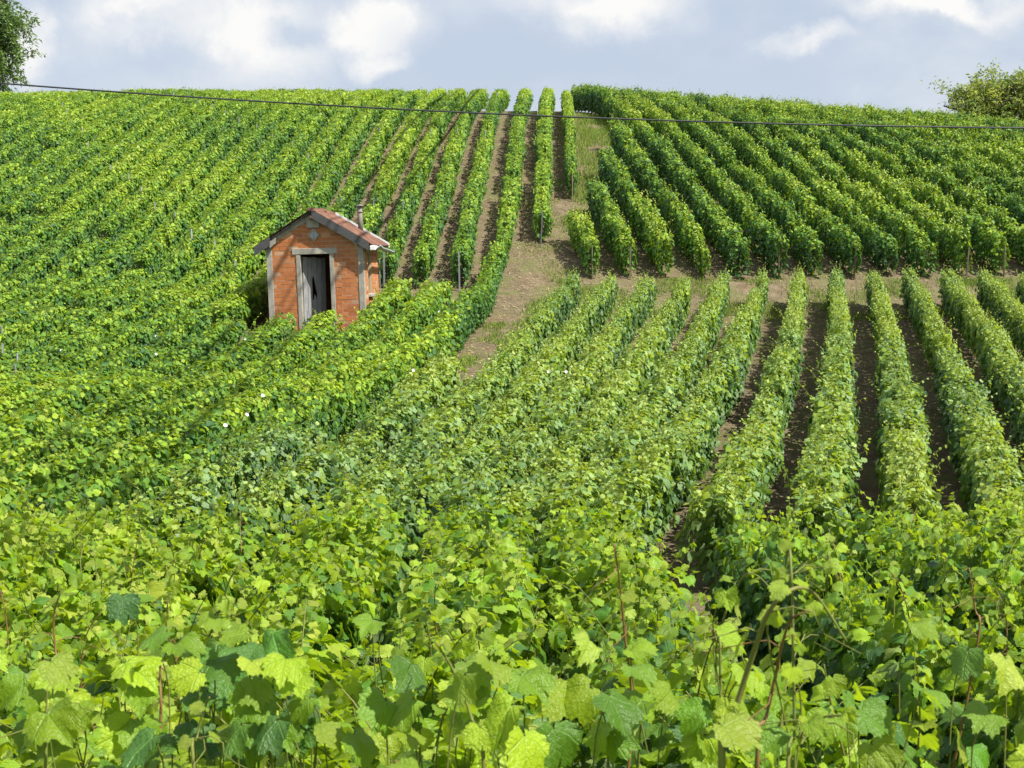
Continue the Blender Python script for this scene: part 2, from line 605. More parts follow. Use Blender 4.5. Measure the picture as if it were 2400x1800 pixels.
def build_ground():
    xs = np.concatenate(([-900, -400, -200, -110, -70, -52], np.arange(-42, 42.01, 0.4), [52, 70, 110, 200, 400, 900]))
    ys = np.concatenate(([-300, -120, -50, -25, -15], np.arange(-10, 20, 0.3), np.arange(20, 76, 0.4), [78, 82, 88, 96, 110, 140, 200, 320, 600, 1200]))
    X, Y = np.meshgrid(xs, ys)
    Z = ground(X, Y)
    rng = np.random.default_rng(3)
    fine = (np.abs(X) < 42) & (Y > -10) & (Y < 76)
    n = rng.normal(0, 1, X.shape)
    n = (n + np.roll(n, 1, 0) + np.roll(n, 1, 1) + np.roll(n, -1, 0)) / 4
    Z = Z + np.where(fine, n * 0.022, 0)
    v = np.stack((X, Y, Z), -1).reshape(-1, 3)
    ny, nx = X.shape
    i = np.arange(ny - 1)[:, None] * nx + np.arange(nx - 1)[None, :]
    f = np.stack((i, i + 1, i + nx + 1, i + nx), -1).reshape(-1, 4)
    me = np_mesh('ground', v, f, 4, M['soil'], smooth=True)
    o = add('ground', me)
    tag(o, 'dry brown vineyard soil rising from a hollow to the hill crest', 'ground', kind='structure')


build_ground()

# ------------------------------------------------------------------ vine leaves
HALF0 = [(0.0, 0.991), (0.07, 0.909), (0.126, 0.914), (0.154, 0.823), (0.234, 0.756), (0.304, 0.809), (0.365, 0.749), (0.482, 0.787), (0.491, 0.685), (0.571, 0.634), (0.518, 0.542),
         (0.503, 0.463), (0.605, 0.414), (0.58, 0.303), (0.631, 0.218), (0.545, 0.138), (0.54, 0.007), (0.429, -0.022), (0.365, -0.132), (0.234, -0.127), (0.139, -0.182), (0.055, -0.046)]
HALF1 = [(0, 1.0), (0.16, 0.78), (0.46, 0.76), (0.50, 0.45), (0.58, 0.22), (0.38, -0.12), (0.10, -0.16)]
HALF2 = [(0, 1.0), (0.46, 0.70), (0.50, 0.12), (0.22, -0.15)]


def leaf_template(half, inner, rng, fold=0.25, droop=0.25, cup=0.1):
    """returns verts (k,3), tri faces (m,3), uv"""
    right = [(x + rng.normal(0, 0.012) * (x > 0), y + rng.normal(0, 0.012)) for x, y in half]
    left = [(-x + rng.normal(0, 0.012), y + rng.normal(0, 0.012)) for x, y in reversed(half[1:])]
    out = right + [(0, 0.02)] + left
    n = len(out)
    pts = list(out)
    faces = []
    if inner:
        ring = [(x * 0.55, 0.02 + (y - 0.02) * 0.55) for x, y in out[::inner]]
        base = n
        pts += ring
        m = len(ring)
        c = len(pts)
        pts.append((0, 0.10))
        for k in range(m):
            faces.append((base + k, c, base + (k + 1) % m))
        for k in range(n):
            a = k // inner
            a = min(a, m - 1)
            faces.append((k, base + a, (k + 1) % n))
            if (k + 1) % inner == 0 or k == n - 1:
                b = (a + 1) % m
                if b != a:
                    faces.append(((k + 1) % n, base + a, base + b))
    else:
        c = len(pts)
        pts.append((0, 0.38))
        for k in range(n):
            faces.append((k, c, (k + 1) % n))
    P = np.array(pts, dtype=float)
    x, y = P[:, 0], P[:, 1]
    ph = rng.uniform(0, 6.28)
    r = np.hypot(x, y - 0.35)
    z = fold * np.abs(x) - droop * y * y + cup * r * np.cos(3 * np.arctan2(x, y - 0.3) + ph) - 0.10 * np.maximum(0, r - 0.4) * 2
    z -= fold * 0.9 * np.abs(x) ** 2
    V = np.stack((x, y, z), -1)
    return V, np.array(faces, dtype=np.int32), P.copy()


def scatter_leaves(rng, pos, nrm, tip, size, tone, templates):
    """merge leaves: arrays of positions, normals, tip directions"""
    n = len(pos)
    nrm = nrm / np.linalg.norm(nrm, axis=1, keepdims=True)
    tip = tip - nrm * np.sum(tip * nrm, 1, keepdims=True)
    tip = tip / np.maximum(np.linalg.norm(tip, axis=1, keepdims=True), 1e-6)
    side = np.cross(tip, nrm)
    which = rng.integers(0, len(templates), n)
    Vs, Fs, Ts, Us = [], [], [], []
    off = 0
    rnd = rng.random(n)
    rnd2 = rng.random(n)
    for k, (V, Fc, U) in enumerate(templates):
        idx = np.where(which == k)[0]
        if not len(idx):
            continue
        sx = rng.uniform(0.85, 1.12, len(idx)) * np.where(rng.random(len(idx)) < 0.5, 1, -1) * 1.0
        A = (V[None, :, 0, None] * sx[:, None, None] * side[idx][:, None, :]
             + V[None, :, 1, None] * tip[idx][:, None, :]
             + V[None, :, 2, None] * (rng.uniform(0.3, 1.6, len(idx)))[:, None, None] * nrm[idx][:, None, :])
        A = A * size[idx][:, None, None] + pos[idx][:, None, :]
        Vs.append(A.reshape(-1, 3))
        nv = len(V)
        ff = (Fc[None] + (np.arange(len(idx)) * nv)[:, None, None] + off)
        neg = sx < 0
        ff = np.where(neg[:, None, None], ff[:, :, ::-1], ff)
        Fs.append(ff.reshape(-1, 3))
        tt = np.stack((np.repeat(tone[idx], nv), np.repeat(rnd[idx], nv), np.repeat(rnd2[idx], nv), np.ones(len(idx) * nv)), -1)
        Ts.append(tt)
        Us.append(np.tile(U, (len(idx), 1)))
        off += len(idx) * nv
    return np.concatenate(Vs), np.concatenate(Fs), np.concatenate(Ts), np.concatenate(Us)


_r = np.random.default_rng(11)
T0 = [leaf_template(HALF0, 3, _r, f, d, c) for f, d, c in ((.40, .30, .20), (.12, .55, .26), (.60, .20, .16), (-.25, .40, .22), (.30, .65, .20), (.75, .35, .12))]
T1 = [leaf_template(HALF1, 0, _r, f, d, 0.05) for f, d in ((.30, .25), (.15, .40), (.42, .15), (-.1, .3))]
T2 = [leaf_template(HALF2, 0, _r, f, d, 0.0) for f, d in ((.30, .25), (.15, .40), (.42, .15))]


def stems_np(rng, segs, r0, r1, sides=3):
    """thin sticks from list of polylines -> verts, quads"""
    V, Fq = [], []
    off = 0
    for pl in segs:
        m = len(pl)
        for i, p in enumerate(pl):
            t = pl[min(i + 1, m - 1)] - pl[max(i - 1, 0)]
            t = t / (np.linalg.norm(t) + 1e-9)
            u = np.cross(t, (0.3, 0.9, 0.1))
            u /= np.linalg.norm(u) + 1e-9
            w = np.cross(t, u)
            rr = r0 + (r1 - r0) * i / (m - 1)
            for k in range(sides):
                a = 2 * math.pi * k / sides
                V.append(p + (u * math.cos(a) + w * math.sin(a)) * rr)
        for i in range(m - 1):
            for k in range(sides):
                a, b = off + i * sides + k, off + i * sides + (k + 1) % sides
                Fq.append((a, b, b + sides, a + sides))
        off += m * sides
    return np.array(V), np.array(Fq)


def make_foliage(name, seed, mats, templates, n, size, W_, z0, z1, L=1.0, shoots=5, shoot_len=0.22, toplump=0.08, tone_bias=0.0, smin=0.45, hang=0.75):
    rng = np.random.default_rng(seed)
    # lumpy envelope
    ph = rng.uniform(0, 6.28, 8)

    def env(u, h):
        return (1 + 0.20 * np.sin(5.1 * u + ph[0] + 2.2 * h) + 0.16 * np.sin(9.3 * u + ph[1] - 4 * h) + 0.12 * np.sin(14 * u + ph[2] + 7 * h))

    def top(u):
        return z1 + toplump * (np.sin(6.3 * u + ph[3]) * 0.5 + np.sin(11 * u + ph[4]) * 0.4 + 0.3 * np.sin(19 * u + ph[5]))
    u = rng.uniform(-0.07, L + 0.07, n)
    q = rng.random(n) ** 0.82
    tp = top(u)
    h = z0 + (tp - z0) * q
    rel = (h - z0) / (tp - z0)
    prof = np.clip(0.62 + 1.1 * rel, 0, 1) * np.clip(1.25 - 0.55 * np.maximum(0, rel - 0.55) / 0.45, 0, 1)
    sgn = np.where(rng.random(n) < 0.5, -1.0, 1.0)
    s = np.clip(1 - np.abs(rng.normal(0, 0.42, n)), -0.2, 1)
    istop = rel > 0.86
    s = np.where(istop, rng.uniform(0, 1, n) ** 0.7, s)
    y = sgn * s * W_ / 2 * prof * env(u, h + sgn)
    pos = np.stack((u - L / 2, y, h), -1)
    rn = rng.normal(0, 1, (n, 3))
    up = np.where(istop, 1.0, 0.55)
    nrm = np.stack((rn[:, 0] * 0.42, sgn * (0.35 + 0.65 * s) * np.where(istop, 0.5, 1.0) + rn[:, 1] * 0.38, up + rn[:, 2] * 0.30), -1)
    rt = rng.normal(0, 1, (n, 3))
    tip = np.stack((rt[:, 0] * 0.7, sgn * 0.55 + rt[:, 1] * 0.4, np.where(istop, -0.15, -hang) + rt[:, 2] * (1.1 - hang)), -1)
    young = np.clip((rel - 0.62) / 0.38, 0, 1)
    tone = np.clip(rng.normal(0.22, 0.18, n) + young * rng.uniform(0.15, 0.72, n) + tone_bias, 0, 1)
    sz = size * rng.uniform(0.62, 1.22, n) * (1 - 0.38 * young * rng.random(n))
    # shoots standing out of the top
    segs = []
    P2, N2, TP2, TN2, S2 = [], [], [], [], []
    for k in range(shoots):
        uu = rng.uniform(0, L)
        b = np.array((uu - L / 2, rng.normal(0, W_ * 0.24), top(uu) - 0.28))
        d = np.array((rng.normal(0, 0.22), rng.normal(0, 0.22), 1.0))
        ln = (0.28 + shoot_len * rng.uniform(0.15, 1.0))
        bend = np.array((rng.normal(0, 0.25), rng.normal(0, 0.25), -0.10))
        pl = [b + d * ln * f + bend * ln * f * f for f in (0, 0.3, 0.55, 0.8, 1.0)]
        segs.append(pl)
        nn = max(3, int(ln / 0.055))
        for i in range(nn):
            f = 0.25 + 0.75 * (i + 0.5) / nn
            p = b + d * ln * f + bend * ln * f * f
            a = rng.uniform(0, 6.28) + i * math.pi
            outv = np.array((math.cos(a), math.sin(a), 0))
            sc = max(smin * 0.5, 1.0 - 0.70 * f) * rng.uniform(0.8, 1.2)
            P2.append(p + outv * 0.03 * sc)
            N2.append(outv * 0.45 + np.array((0, 0, 0.9)) + rng.normal(0, 0.3, 3))
            TP2.append(outv + np.array((0, 0, -0.1 + 0.5 * (f > .8))) + rng.normal(0, 0.25, 3))
            TN2.append(min(1, 0.5 + 0.45 * f + rng.normal(0, 0.1) + tone_bias))
            S2.append(size * sc * 0.95)
    if P2:
        pos = np.concatenate((pos, np.array(P2))); nrm = np.concatenate((nrm, np.array(N2)))
        tip = np.concatenate((tip, np.array(TP2))); tone = np.concatenate((tone, np.clip(np.array(TN2), 0, 1)))
        sz = np.concatenate((sz, np.array(S2)))
    V, Fc, Tn, U = scatter_leaves(rng, pos, nrm, tip, sz, tone, templates)
    nper = np.full(len(Fc), 3)
    mi = np.zeros(len(Fc), dtype=int)
    fl = Fc.ravel()
    if segs:
        SV, SF = stems_np(rng, segs, 0.0045, 0.002)
        fl = np.concatenate((fl, (SF + len(V)).ravel()))
        nper = np.concatenate((nper, np.full(len(SF), 4)))
        mi = np.concatenate((mi, np.ones(len(SF), dtype=int)))
        V = np.concatenate((V, SV))
        Tn = np.concatenate((Tn, np.tile((0.6, 0.5, 0.5, 1), (len(SV), 1))))
        U = np.concatenate((U, np.zeros((len(SV), 2))))
    return np_mesh(name, V, fl, nper, mats, tone=Tn, uv=U, mat_idx=mi)


def make_trunk(seed):
    rng = random.Random(seed)
    bm = bmesh.new()
    p = Vector((0, 0, -0.12))
    pts, rad = [], []
    for i in range(7):
        pts.append(p.copy())
        rad.append(0.030 + rng.uniform(-0.004, 0.008) - 0.0015 * i)
        p += Vector((rng.uniform(-0.035, 0.035), rng.uniform(-0.02, 0.02), 0.085))
    bm_tube(bm, pts, rad, 7)
    top_ = pts[-1]
    for s in (-1, 1):
        q = [top_, top_ + Vector((s * 0.12, rng.uniform(-.02, .02), 0.08)), top_ + Vector((s * 0.30, rng.uniform(-.03, .03), 0.13))]
        bm_tube(bm, q, [0.024, 0.017, 0.010], 6)
    return bm_mesh('trunk', bm, M['bark'], True)


def make_post(h, r, mat):
    bm = bmesh.new()
    # angle profile stake
    bm_box(bm, -r, r, -r * 0.25, r * 0.25, -0.2, h)
    bm_box(bm, -r * 0.25, r * 0.25, r * 0.25, r * 1.4, -0.2, h - 0.004)
    return bm_mesh('post', bm, mat)


FOL = {
    'hill': [make_foliage('hill_foliage', 100 + i, [M['leaf_hill'], M['stem']], T2, 780, 0.084, 0.49, 0.14, 1.06, shoots=6, shoot_len=0.20, toplump=0.06, tone_bias=0.03) for i in range(9)],
    'slope': [make_foliage('slope_foliage', 200 + i, [M['leaf_slope'], M['stem']], T2, 800, 0.090, 0.47, 0.12, 1.24, shoots=8, shoot_len=0.28, toplump=0.16) for i in range(9)],
    'dusty': [make_foliage('dusty_foliage', 300 + i, [M['leaf_dusty'], M['stem']], T1, 860, 0.086, 0.50, 0.16, 1.02, shoots=16, shoot_len=0.30, toplump=0.11, tone_bias=0.04) for i in range(9)],
    'hollow': [make_foliage('hollow_foliage', 400 + i, [M['leaf_hill'], M['stem']], T1, 860, 0.086, 0.54, 0.12, 1.03, shoots=10, shoot_len=0.18, toplump=0.07, tone_bias=0.05) for i in range(9)],
    'near': [make_foliage('near_foliage', 500 + i, [M['leaf_near'], M['stem']], T0, 660, 0.112, 0.74, 0.06, 1.08, shoots=14, shoot_len=0.32, toplump=0.14, tone_bias=0.05, smin=0.8, hang=0.45) for i in range(7)],
}
TRUNKS = [make_trunk(i) for i in range(5)]
POST_M = make_post(1.16, 0.022, M['post'])
POST_W = make_post(0.98, 0.024, M['woodpost'])


def in_view(x, y, margin=2.2):
    if y < 0.6:
        return False
    return abs(x) < 1200 * y / F_PX + margin + 0.05 * y * (margin > 1)


def build_row(field, xf, d0, d1, label, group, hscale=1.0, posts=(), post_mesh=None, every=0, gaps=(), wscale=1.0):
    """xf(D) gives the row's X; the row runs from distance d0 to d1"""
    rng = random.Random(int(d0 * 977 + d1 * 131 + xf(d1) * 7919))
    vis = [d for d in np.arange(d0, d1, 0.5) if in_view(xf(d), d)]
    if len(vis) < 2:
        return None
    lo, hi = max(d0, vis[0] - 0.6), min(d1, vis[-1] + 0.6)
    bx, by = xf(lo), lo
    root = empty('vine_row', (bx, by, gz(bx, by)))
    org = Vector(root.location)
    tag(root, label, 'vine row', group)
    d = lo
    k = 0
    rowv = rng.gauss(0, 0.045)
    while d < hi:
        x = xf(d)
        k_ = (xf(d + 0.05) - xf(d - 0.05)) / 0.1
        st = 1.0 / math.sqrt(1 + k_ * k_)
        dm = d + st / 2
        xm = xf(dm)
        weak = rng.random() < 0.045 and field != 'near'
        if not any(a < dm < b for a, b in gaps):
            za, zb = gz(xf(d), d), gz(xf(d + st), d + st)
            zm = gz(xm, dm)
            sl = (zb - za)
            ang = math.atan2(1.0, k_)
            T = Matrix.Translation(Vector((xm, dm, zm)) - org) @ Matrix.Rotation(ang, 4, 'Z')
            sh = Matrix.Identity(4)
            sh[2][0] = sl
            o = add('foliage', rng.choice(FOL[field]), root)
            o.matrix_parent_inverse = T @ sh
            o.rotation_euler = (0, 0, math.pi * rng.randint(0, 1))
            o.location = (0, rng.uniform(-0.04, 0.04), 0)
            o.scale = (1.0, wscale * rng.uniform(0.82, 1.18), hscale * (rng.uniform(0.88, 1.10) if field == 'slope' else rng.uniform(0.93, 1.07)))
            vg = 0.10 * math.sin(xm * 0.55 + dm * 0.31 + 1.0) + 0.07 * math.sin(xm * 0.23 - dm * 0.47) + rowv
            o.color = (1.0 - vg, 1, 1, 1)
            if field == 'dusty':      # the upper part of these rows is thinner
                o.scale[1] *= 1.0 - 0.34 * float(sstep(dm, 18, 29))
            if weak:
                o.scale = (1.0, o.scale[1] * rng.uniform(.6, .85), o.scale[2] * rng.uniform(.68, .9))
            o['kind'] = 'stuff'
            if True:
                tr = add('trunk', rng.choice(TRUNKS), root)
                tr.location = Vector((xm, dm, zm)) - org
                tr.rotation_euler = (0, 0, ang + math.pi * rng.randint(0, 1))
        if every and k % every == every // 2 and post_mesh:
            p = add('post', post_mesh, root, Vector((xm, dm, zm)) - org, (0, rng.uniform(-.03, .03), rng.uniform(0, 6)))
        d += st
        k += 1
    for dp in posts:
        if lo - 0.6 <= dp <= hi + 0.6:
            x = xf(dp)
            add('post', post_mesh, root, Vector((x, dp, gz(x, dp))) - org, (rng.uniform(-.04, .04), rng.uniform(-.04, .04), rng.uniform(0, 6)))
    return root


ROWS = []
# --- hillside behind and beside the hut -------------------------------------------------
SP = 1.05


def up_x(x36):
    return lambda D: x36 + 0.036 * (D - 36)


def low_left(x34, j):
    a = 0.07 + 0.006 * min(j, 10)
    b = 0.005 + 0.0002 * min(j, 10)

    def f(D):
        u = 34.4 - D
        return x34 + 0.036 * (-u) if u < 0 else x34 - a * u - b * u * u
    return f


NEAR_L = 12.4
# the long row along the path: hill and hollow in one
def path_row(D):
    if D > 40:
        return -0.14 + 0.034 * (D - 40)
    if D > 34.4:
        return -0.14 - 0.10 * (40 - D)
    u = 34.4 - D
    return -0.70 - 0.085 * u - 0.0045 * u * u


build_row('hill', path_row, NEAR_L, 66, 'long vine row that edges the bare dirt path from hollow to crest', None, posts=(58,), post_mesh=POST_M)
build_row('hill', up_x(0.80), 40.0, 66, 'vine row with a bare metal stake at its lower end beside the dirt path', None, posts=(39.7,), post_mesh=POST_M)
build_row('hill', lambda D: 2.12 + 0.030 * (D - 44), 44.5, 62, 'narrow vine row alone between the dirt path and the tall grass', None, hscale=0.98, wscale=0.72, posts=(44.3,), post_mesh=POST_W)
hill_lab = {1: 'vine row above the hut ending at a tall pale metal stake',
            2: 'hillside vine row second in from the row with the tall pale stake',
            3: 'hillside vine row whose lower end meets the right wall of the hut'}
for j in range(1, 6):
    x36 = -0.36 - SP * j - (0.12 if j == 1 else 0.2)
    build_row('hill', up_x(x36), 36.2 if j < 4 else 36.6, 66,
              hill_lab.get(j, 'trimmed vine row climbing the hillside directly behind the brick hut'),
              None if j in hill_lab else 'vine rows behind the hut', posts=(36.0,) if j in (1, 3) else (), post_mesh=POST_M, every=9)
build_row('hollow', low_left(-6.92, 10), 30.9, 66, 'vine row whose shaded lower end stands against the left wall of the hut', None)
for j in range(7, 37):
    x36 = -7.94 - 0.97 * (j - 7)
    build_row('hill' if j > 16 else 'hollow', low_left(x36, 10), (NEAR_L if x36 > -13 else 18) if j > 7 else NEAR_L, 67,
              'long vine row sweeping down the open hillside left of the brick hut', 'vine rows left of the hut', post_mesh=POST_M, every=11, wscale=1.0)
# --- the hollow in front of the hut ------------------------------------------------------
build_row('hollow', low_left(-1.95, 1), NEAR_L, 33.0, 'lower vine row starting at a short stake right of the hut', None, posts=(33.2,), post_mesh=POST_M)
build_row('hollow', low_left(-3.0, 2), NEAR_L, 32.9, 'lower vine row whose rounded end touches the right wall of the hut', None)
for j in range(3, 7):
    build_row('hollow', low_left(-3.0 - SP * (j - 2), j), NEAR_L, 29.6, 'vine row in the hollow ending just in front of the hut door wall',
              'vine rows in front of the hut', wscale=1.15)
# --- pale rows below the cross track -----------------------------------------------------


def low_right(x34):
    b = 0.0003 * min(max(x34 - 1.7, 0), 5)
    a = 0.158 + 0.015 * min(max(x34 - 1.7, -3), 5.2)
    return lambda D: x34 - a * (34.4 - D) - b * (34.4 - D) ** 2


for j in range(0, 15):
    x34 = 1.70 + 1.04 * j
    lab = 'pale dusty vine row running down from the grassy cross track'
    if j == 0:
        lab = 'pale dusty vine row closest to the bare dirt path, bending into the hollow'
    build_row('dusty', low_right(x34), 12.6, 34.0, lab, None if j == 0 else 'pale vine rows below the cross track')
for k_, dtop in ((1, 21.5), (2, 17.0)):
    build_row('dusty', (lambda kk: (lambda D: low_right(1.70)(D) - 1.0 * kk))(k_), 12.6, dtop,
              'short pale vine row wedged into the hollow where the dirt path ends', 'short rows at the foot of the path')
# --- slope above the cross track ---------------------------------------------------------


def up_right(x37):
    return lambda D: x37 - 0.115 * (D - 37)


ends = {0: 39.7, 1: 42.6, 2: 46.0, 3: 50.2}
slope_lab = {0: 'shortest vine row on the right slope, a stub beside the dirt path',
             1: 'second shortest vine row on the right slope beside the stub',
             2: 'vine row on the right slope ending at the edge of the tall grass',
             3: 'vine row on the right slope ending where the tall grass narrows'}
for j in range(0, 26):
    x37 = 2.38 + 1.115 * j
    build_row('slope', up_right(x37), 37.0 + random.uniform(-.15, .2), ends.get(j, 67),
              slope_lab.get(j, 'dark green vine row on the slope above the grassy cross track'),
              None if j in slope_lab else 'vine rows above the cross track', posts=(36.95,) if random.random() < 0.3 else (), post_mesh=POST_W)

# ------------------------------------------------------------------ foreground rows with free shoots
_lr = np.random.default_rng(77)


def hero_leaf(i, tone):
    V, Fc, U = leaf_template(HALF0, 3, np.random.default_rng(900 + i), *[(.40, .30, .18), (.14, .55, .24), (.60, .20, .15), (-.25, .40, .20), (.30, .65, .18)][i % 5])
    me = np_mesh('leaf', V, Fc, 3, M['leaf_near'], tone=np.tile((tone, float(_lr.random()) * 0.8 + 0.1, float(_lr.random()), 1), (len(V), 1)), uv=U, smooth=True)
    return me


LEAVES = {k: [hero_leaf(i, t + 0.05 * (i % 3)) for i in range(6)] for k, t in (('old', 0.20), ('mid', 0.45), ('young', 0.72), ('tip', 0.92))}


def bez(pts, n):
    """smooth polyline through points"""
    pts = [Vector(p) for p in pts]
    out = []
    for i in range(len(pts) - 1):
        p0, p1, p2, p3 = pts[max(i - 1, 0)], pts[i], pts[i + 1], pts[min(i + 2, len(pts) - 1)]
        for k in range(n):
            t = k / n
            out.append(0.5 * ((2 * p1) + (p2 - p0) * t + (2 * p0 - 5 * p1 + 4 * p2 - p3) * t * t + (3 * p1 - p0 - 3 * p2 + p3) * t ** 3))
    out.append(pts[-1])
    return out


def place_leaf(mesh, parent, pos, nrm, tip, size):
    nrm = Vector(nrm).normalized()
    tip = Vector(tip)
    tip = (tip - nrm * tip.dot(nrm))
    if tip.length < 1e-4:
        tip = nrm.orthogonal()
    tip.normalize()
    side = tip.cross(nrm)
    m = Matrix((side, tip, nrm)).transposed().to_4x4()
    o = add('leaf', mesh, parent)
    o.location = pos
    o.rotation_euler = m.to_euler()
    o.scale = (size, size, size * random.uniform(0.6, 1.4))
    return o


def build_shoot(row, org, path, r0, r1, rng, leaf0=0.10, step=0.055, mat='stem', start=0.12, tendrils=1, leaf_end=0.022, tipred=False):
    """a cane with its leaves; path in world coordinates"""
    pl = bez(path, 4)
    bm = bmesh.new()
    n = len(pl)
    bm_tube(bm, [p - org for p in pl], [r0 + (r1 - r0) * i / (n - 1) for i in range(n)], 6)
    ln = [0]
    for a, b in zip(pl[:-1], pl[1:]):
        ln.append(ln[-1] + (b - a).length)
    tot = ln[-1]
    leaves = []
    s = tot * start
    k = 0
    az = rng.uniform(0, 6.28)
    while s < tot:
        f = s / tot
        i = max(j for j in range(n) if ln[j] <= s + 1e-6)
        i = min(i, n - 2)
        p = pl[i].lerp(pl[i + 1], (s - ln[i]) / max(1e-5, ln[i + 1] - ln[i]))
        tdir = (pl[i + 1] - pl[i]).normalized()
        az += math.pi + rng.uniform(-0.5, 0.5)
        out = Vector((math.cos(az), math.sin(az), 0))
        out = (out - tdir * out.dot(tdir)).normalized()
        size = (leaf0 + (leaf_end - leaf0) * f ** 1.2) * rng.uniform(0.8, 1.2)
        pet = size * rng.uniform(0.5, 0.8)
        q = p + out * pet * 0.85 + Vector((0, 0, pet * 0.45))
        bm_tube(bm, [p - org, p + out * pet * 0.4 + Vector((0, 0, pet * 0.3)) - org, q - org], [r1 * 0.9 + 0.0006, r1 * 0.6, r1 * 0.45], 4, False)
        nrm = Vector((0, 0, 1.0)) * rng.uniform(0.5, 1.1) + out * rng.uniform(0.2, 0.9) + Vector((rng.gauss(0, .3), rng.gauss(0, .3) - 0.25, 0))
        tip = out + Vector((0, 0, -0.35 + 0.8 * (f > 0.85))) + Vector((rng.gauss(0, .3), rng.gauss(0, .3), 0))
        key = 'tip' if f > 0.80 else ('young' if f > 0.42 else 'mid')
        leaves.append((key, q - org, nrm, tip, size))
        s += step * (1.25 - 0.6 * f) * rng.uniform(0.85, 1.15)
        k += 1
    for _ in range(tendrils):
        i = rng.randint(n // 3, n - 2)
        p = pl[i]
        a = rng.uniform(0, 6.28)
        o = Vector((math.cos(a), math.sin(a), 0.5))
        q = [p + o * (0.03 * j) + Vector((0, 0, -0.006 * j * j)) + Vector((math.sin(j * 1.3), math.cos(j * 1.3), 0)) * 0.008 * j for j in range(6)]
        bm_tube(bm, [v - org for v in q], [0.0014 - 0.00015 * j for j in range(6)], 4, False)
    sh = add('shoot', bm_mesh('shoot', bm, M[mat], True), row)
    for key, q, nrm, tip, size in leaves:
        place_leaf(rng.choice(LEAVES[key]), sh, q, nrm, tip, size)
    return sh


near_rows = []
near_lab = {0: 'untrimmed foreground vine row with the tall arching shoot over the dark gap'}
for j in range(-5, 7):
    xr = -0.24 + 1.05 * j + (0.20 if j >= 2 else (-0.06 if j == 1 else 0))
    xf = (lambda xr_: (lambda D: xr_ - 0.006 * D + 0.03 * math.sin(D * 1.1 + xr_)))(xr)
    lab = 'bright untrimmed vine row with long loose shoots in the foreground'
    d0 = 1.5 if abs(j) < 2 else 1.7
    r = build_row('near', xf, d0, 10.6, lab, 'foreground vine rows', hscale=1.0, wscale={0: 1.12, 1: 1.0, 2: 0.80, 3: 0.85}.get(j, 1.05))
    if r is None:
        continue
    near_rows.append((j, xr, xf, r))

for j, xr, xf, r in near_rows:
    rng = random.Random(500 + j)
    org = Vector(r.location)
    cnt = 0
    nleaf = 0
    for _ in range(400):
        if cnt >= 17 or nleaf > 180:
            break
        D = 1.75 + 8.6 * rng.random() ** 1.35
        x = xf(D) + rng.gauss(0, 0.10 if j > 0 else 0.16)
        if not in_view(x, D, 0.15):
            continue
        z = gz(x, D) + 0.86
        ln = rng.uniform(0.28, 0.62)
        lean = Vector((rng.gauss(0, .20), rng.gauss(0, .20), 1)).normalized()
        bend = Vector((rng.gauss(0, .28), rng.gauss(0, .28), -0.10))
        b = Vector((x, D, z))
        path = [b, b + lean * ln * .45 + bend * ln * .1, b + lean * ln * .8 + bend * ln * .35, b + lean * ln + bend * ln * .7]
        red = rng.random() < 0.4
        sh = build_shoot(r, org, path, 0.0042, 0.0016, rng, leaf0=rng.uniform(0.10, 0.13), leaf_end=0.035, step=0.066, mat='stem_red' if red else 'stem', tendrils=rng.randint(0, 2))
        nleaf += len(sh.children)
        cnt += 1


def px_at(x, y, D):
    d = px_dir(x, y)
    return d * (D / d.y)


def near_row_for(x):
    return min(near_rows, key=lambda q: abs(q[1] - x))


# canes traced from the photograph, each rooted in the row below it
Z8 = lambda x, y: (1200 + x * 0.5425, 1200 + y * 0.5425)
Z7 = lambda x, y: (x * 0.5425, 1200 + y * 0.5425)
hero = [
    # points (zoom8), distance, r0, r1, leaf0, material
    ([Z8(905, 1120), Z8(940, 950), Z8(1000, 740), Z8(1060, 560), Z8(1110, 430), Z8(1190, 345), Z8(1270, 330), Z8(1340, 395), Z8(1445, 560)], 2.0, .0062, .0022, .055, 'stem', .45),
    ([Z8(1060, 1120), Z8(1100, 880), Z8(1140, 700), Z8(1170, 560), Z8(1210, 460), Z8(1290, 425)], 2.05, .0042, .0016, .060, 'stem_red', .3),
    ([Z8(1190, 1140), Z8(1250, 1000), Z8(1330, 895), Z8(1420, 880), Z8(1500, 882)], 1.95, .0036, .0014, .045, 'stem', .3),
    ([Z8(500, 1120), Z8(520, 820), Z8(490, 560), Z8(465, 300), Z8(440, 140)], 2.6, .0045, .0016, .115, 'stem_red', .1),
    ([Z8(900, 700), Z8(905, 520), Z8(935, 400), Z8(1000, 280), Z8(1060, 275), Z8(1120, 335)], 2.9, .0038, .0014, .105, 'stem', .05),
    ([Z7(860, 760), Z7(890, 580), Z7(950, 420), Z7(1010, 260), Z7(1080, 262)], 2.9, .0042, .0014, .11, 'stem', .05),
    ([Z7(2090, 1120), Z7(2040, 900), Z7(1960, 690), Z7(1880, 560)], 2.3, .0050, .0020, .10, 'stem', .1),
    ([Z7(690, 960), Z7(690, 700), Z7(715, 520), Z7(725, 380)], 2.7, .0042, .0016, .11, 'stem_red', .05),
    ([Z7(260, 760), Z7(240, 600), Z7(232, 450), Z7(265, 340)], 3.1, .0042, .0016, .11, 'stem_red', .1),
    ([Z7(840, 1130), Z7(850, 980), Z7(880, 860), Z7(905, 800)], 2.2, .0042, .0016, .06, 'stem', .1),
    ([Z7(195, 1120), Z7(198, 900), Z7(205, 760)], 2.3, .0042, .0016, .12, 'stem', .05),
    ([Z8(2010, 580), Z8(2000, 420), Z8(1975, 240)], 3.6, .0045, .0018, .11, 'stem_red', .05),
    ([Z8(1210, 330), Z8(1180, 290), Z8(1240, 260), Z8(1400, 225)], 2.1, .0030, .0012, .03, 'stem', .6),
]
hr = random.Random(42)
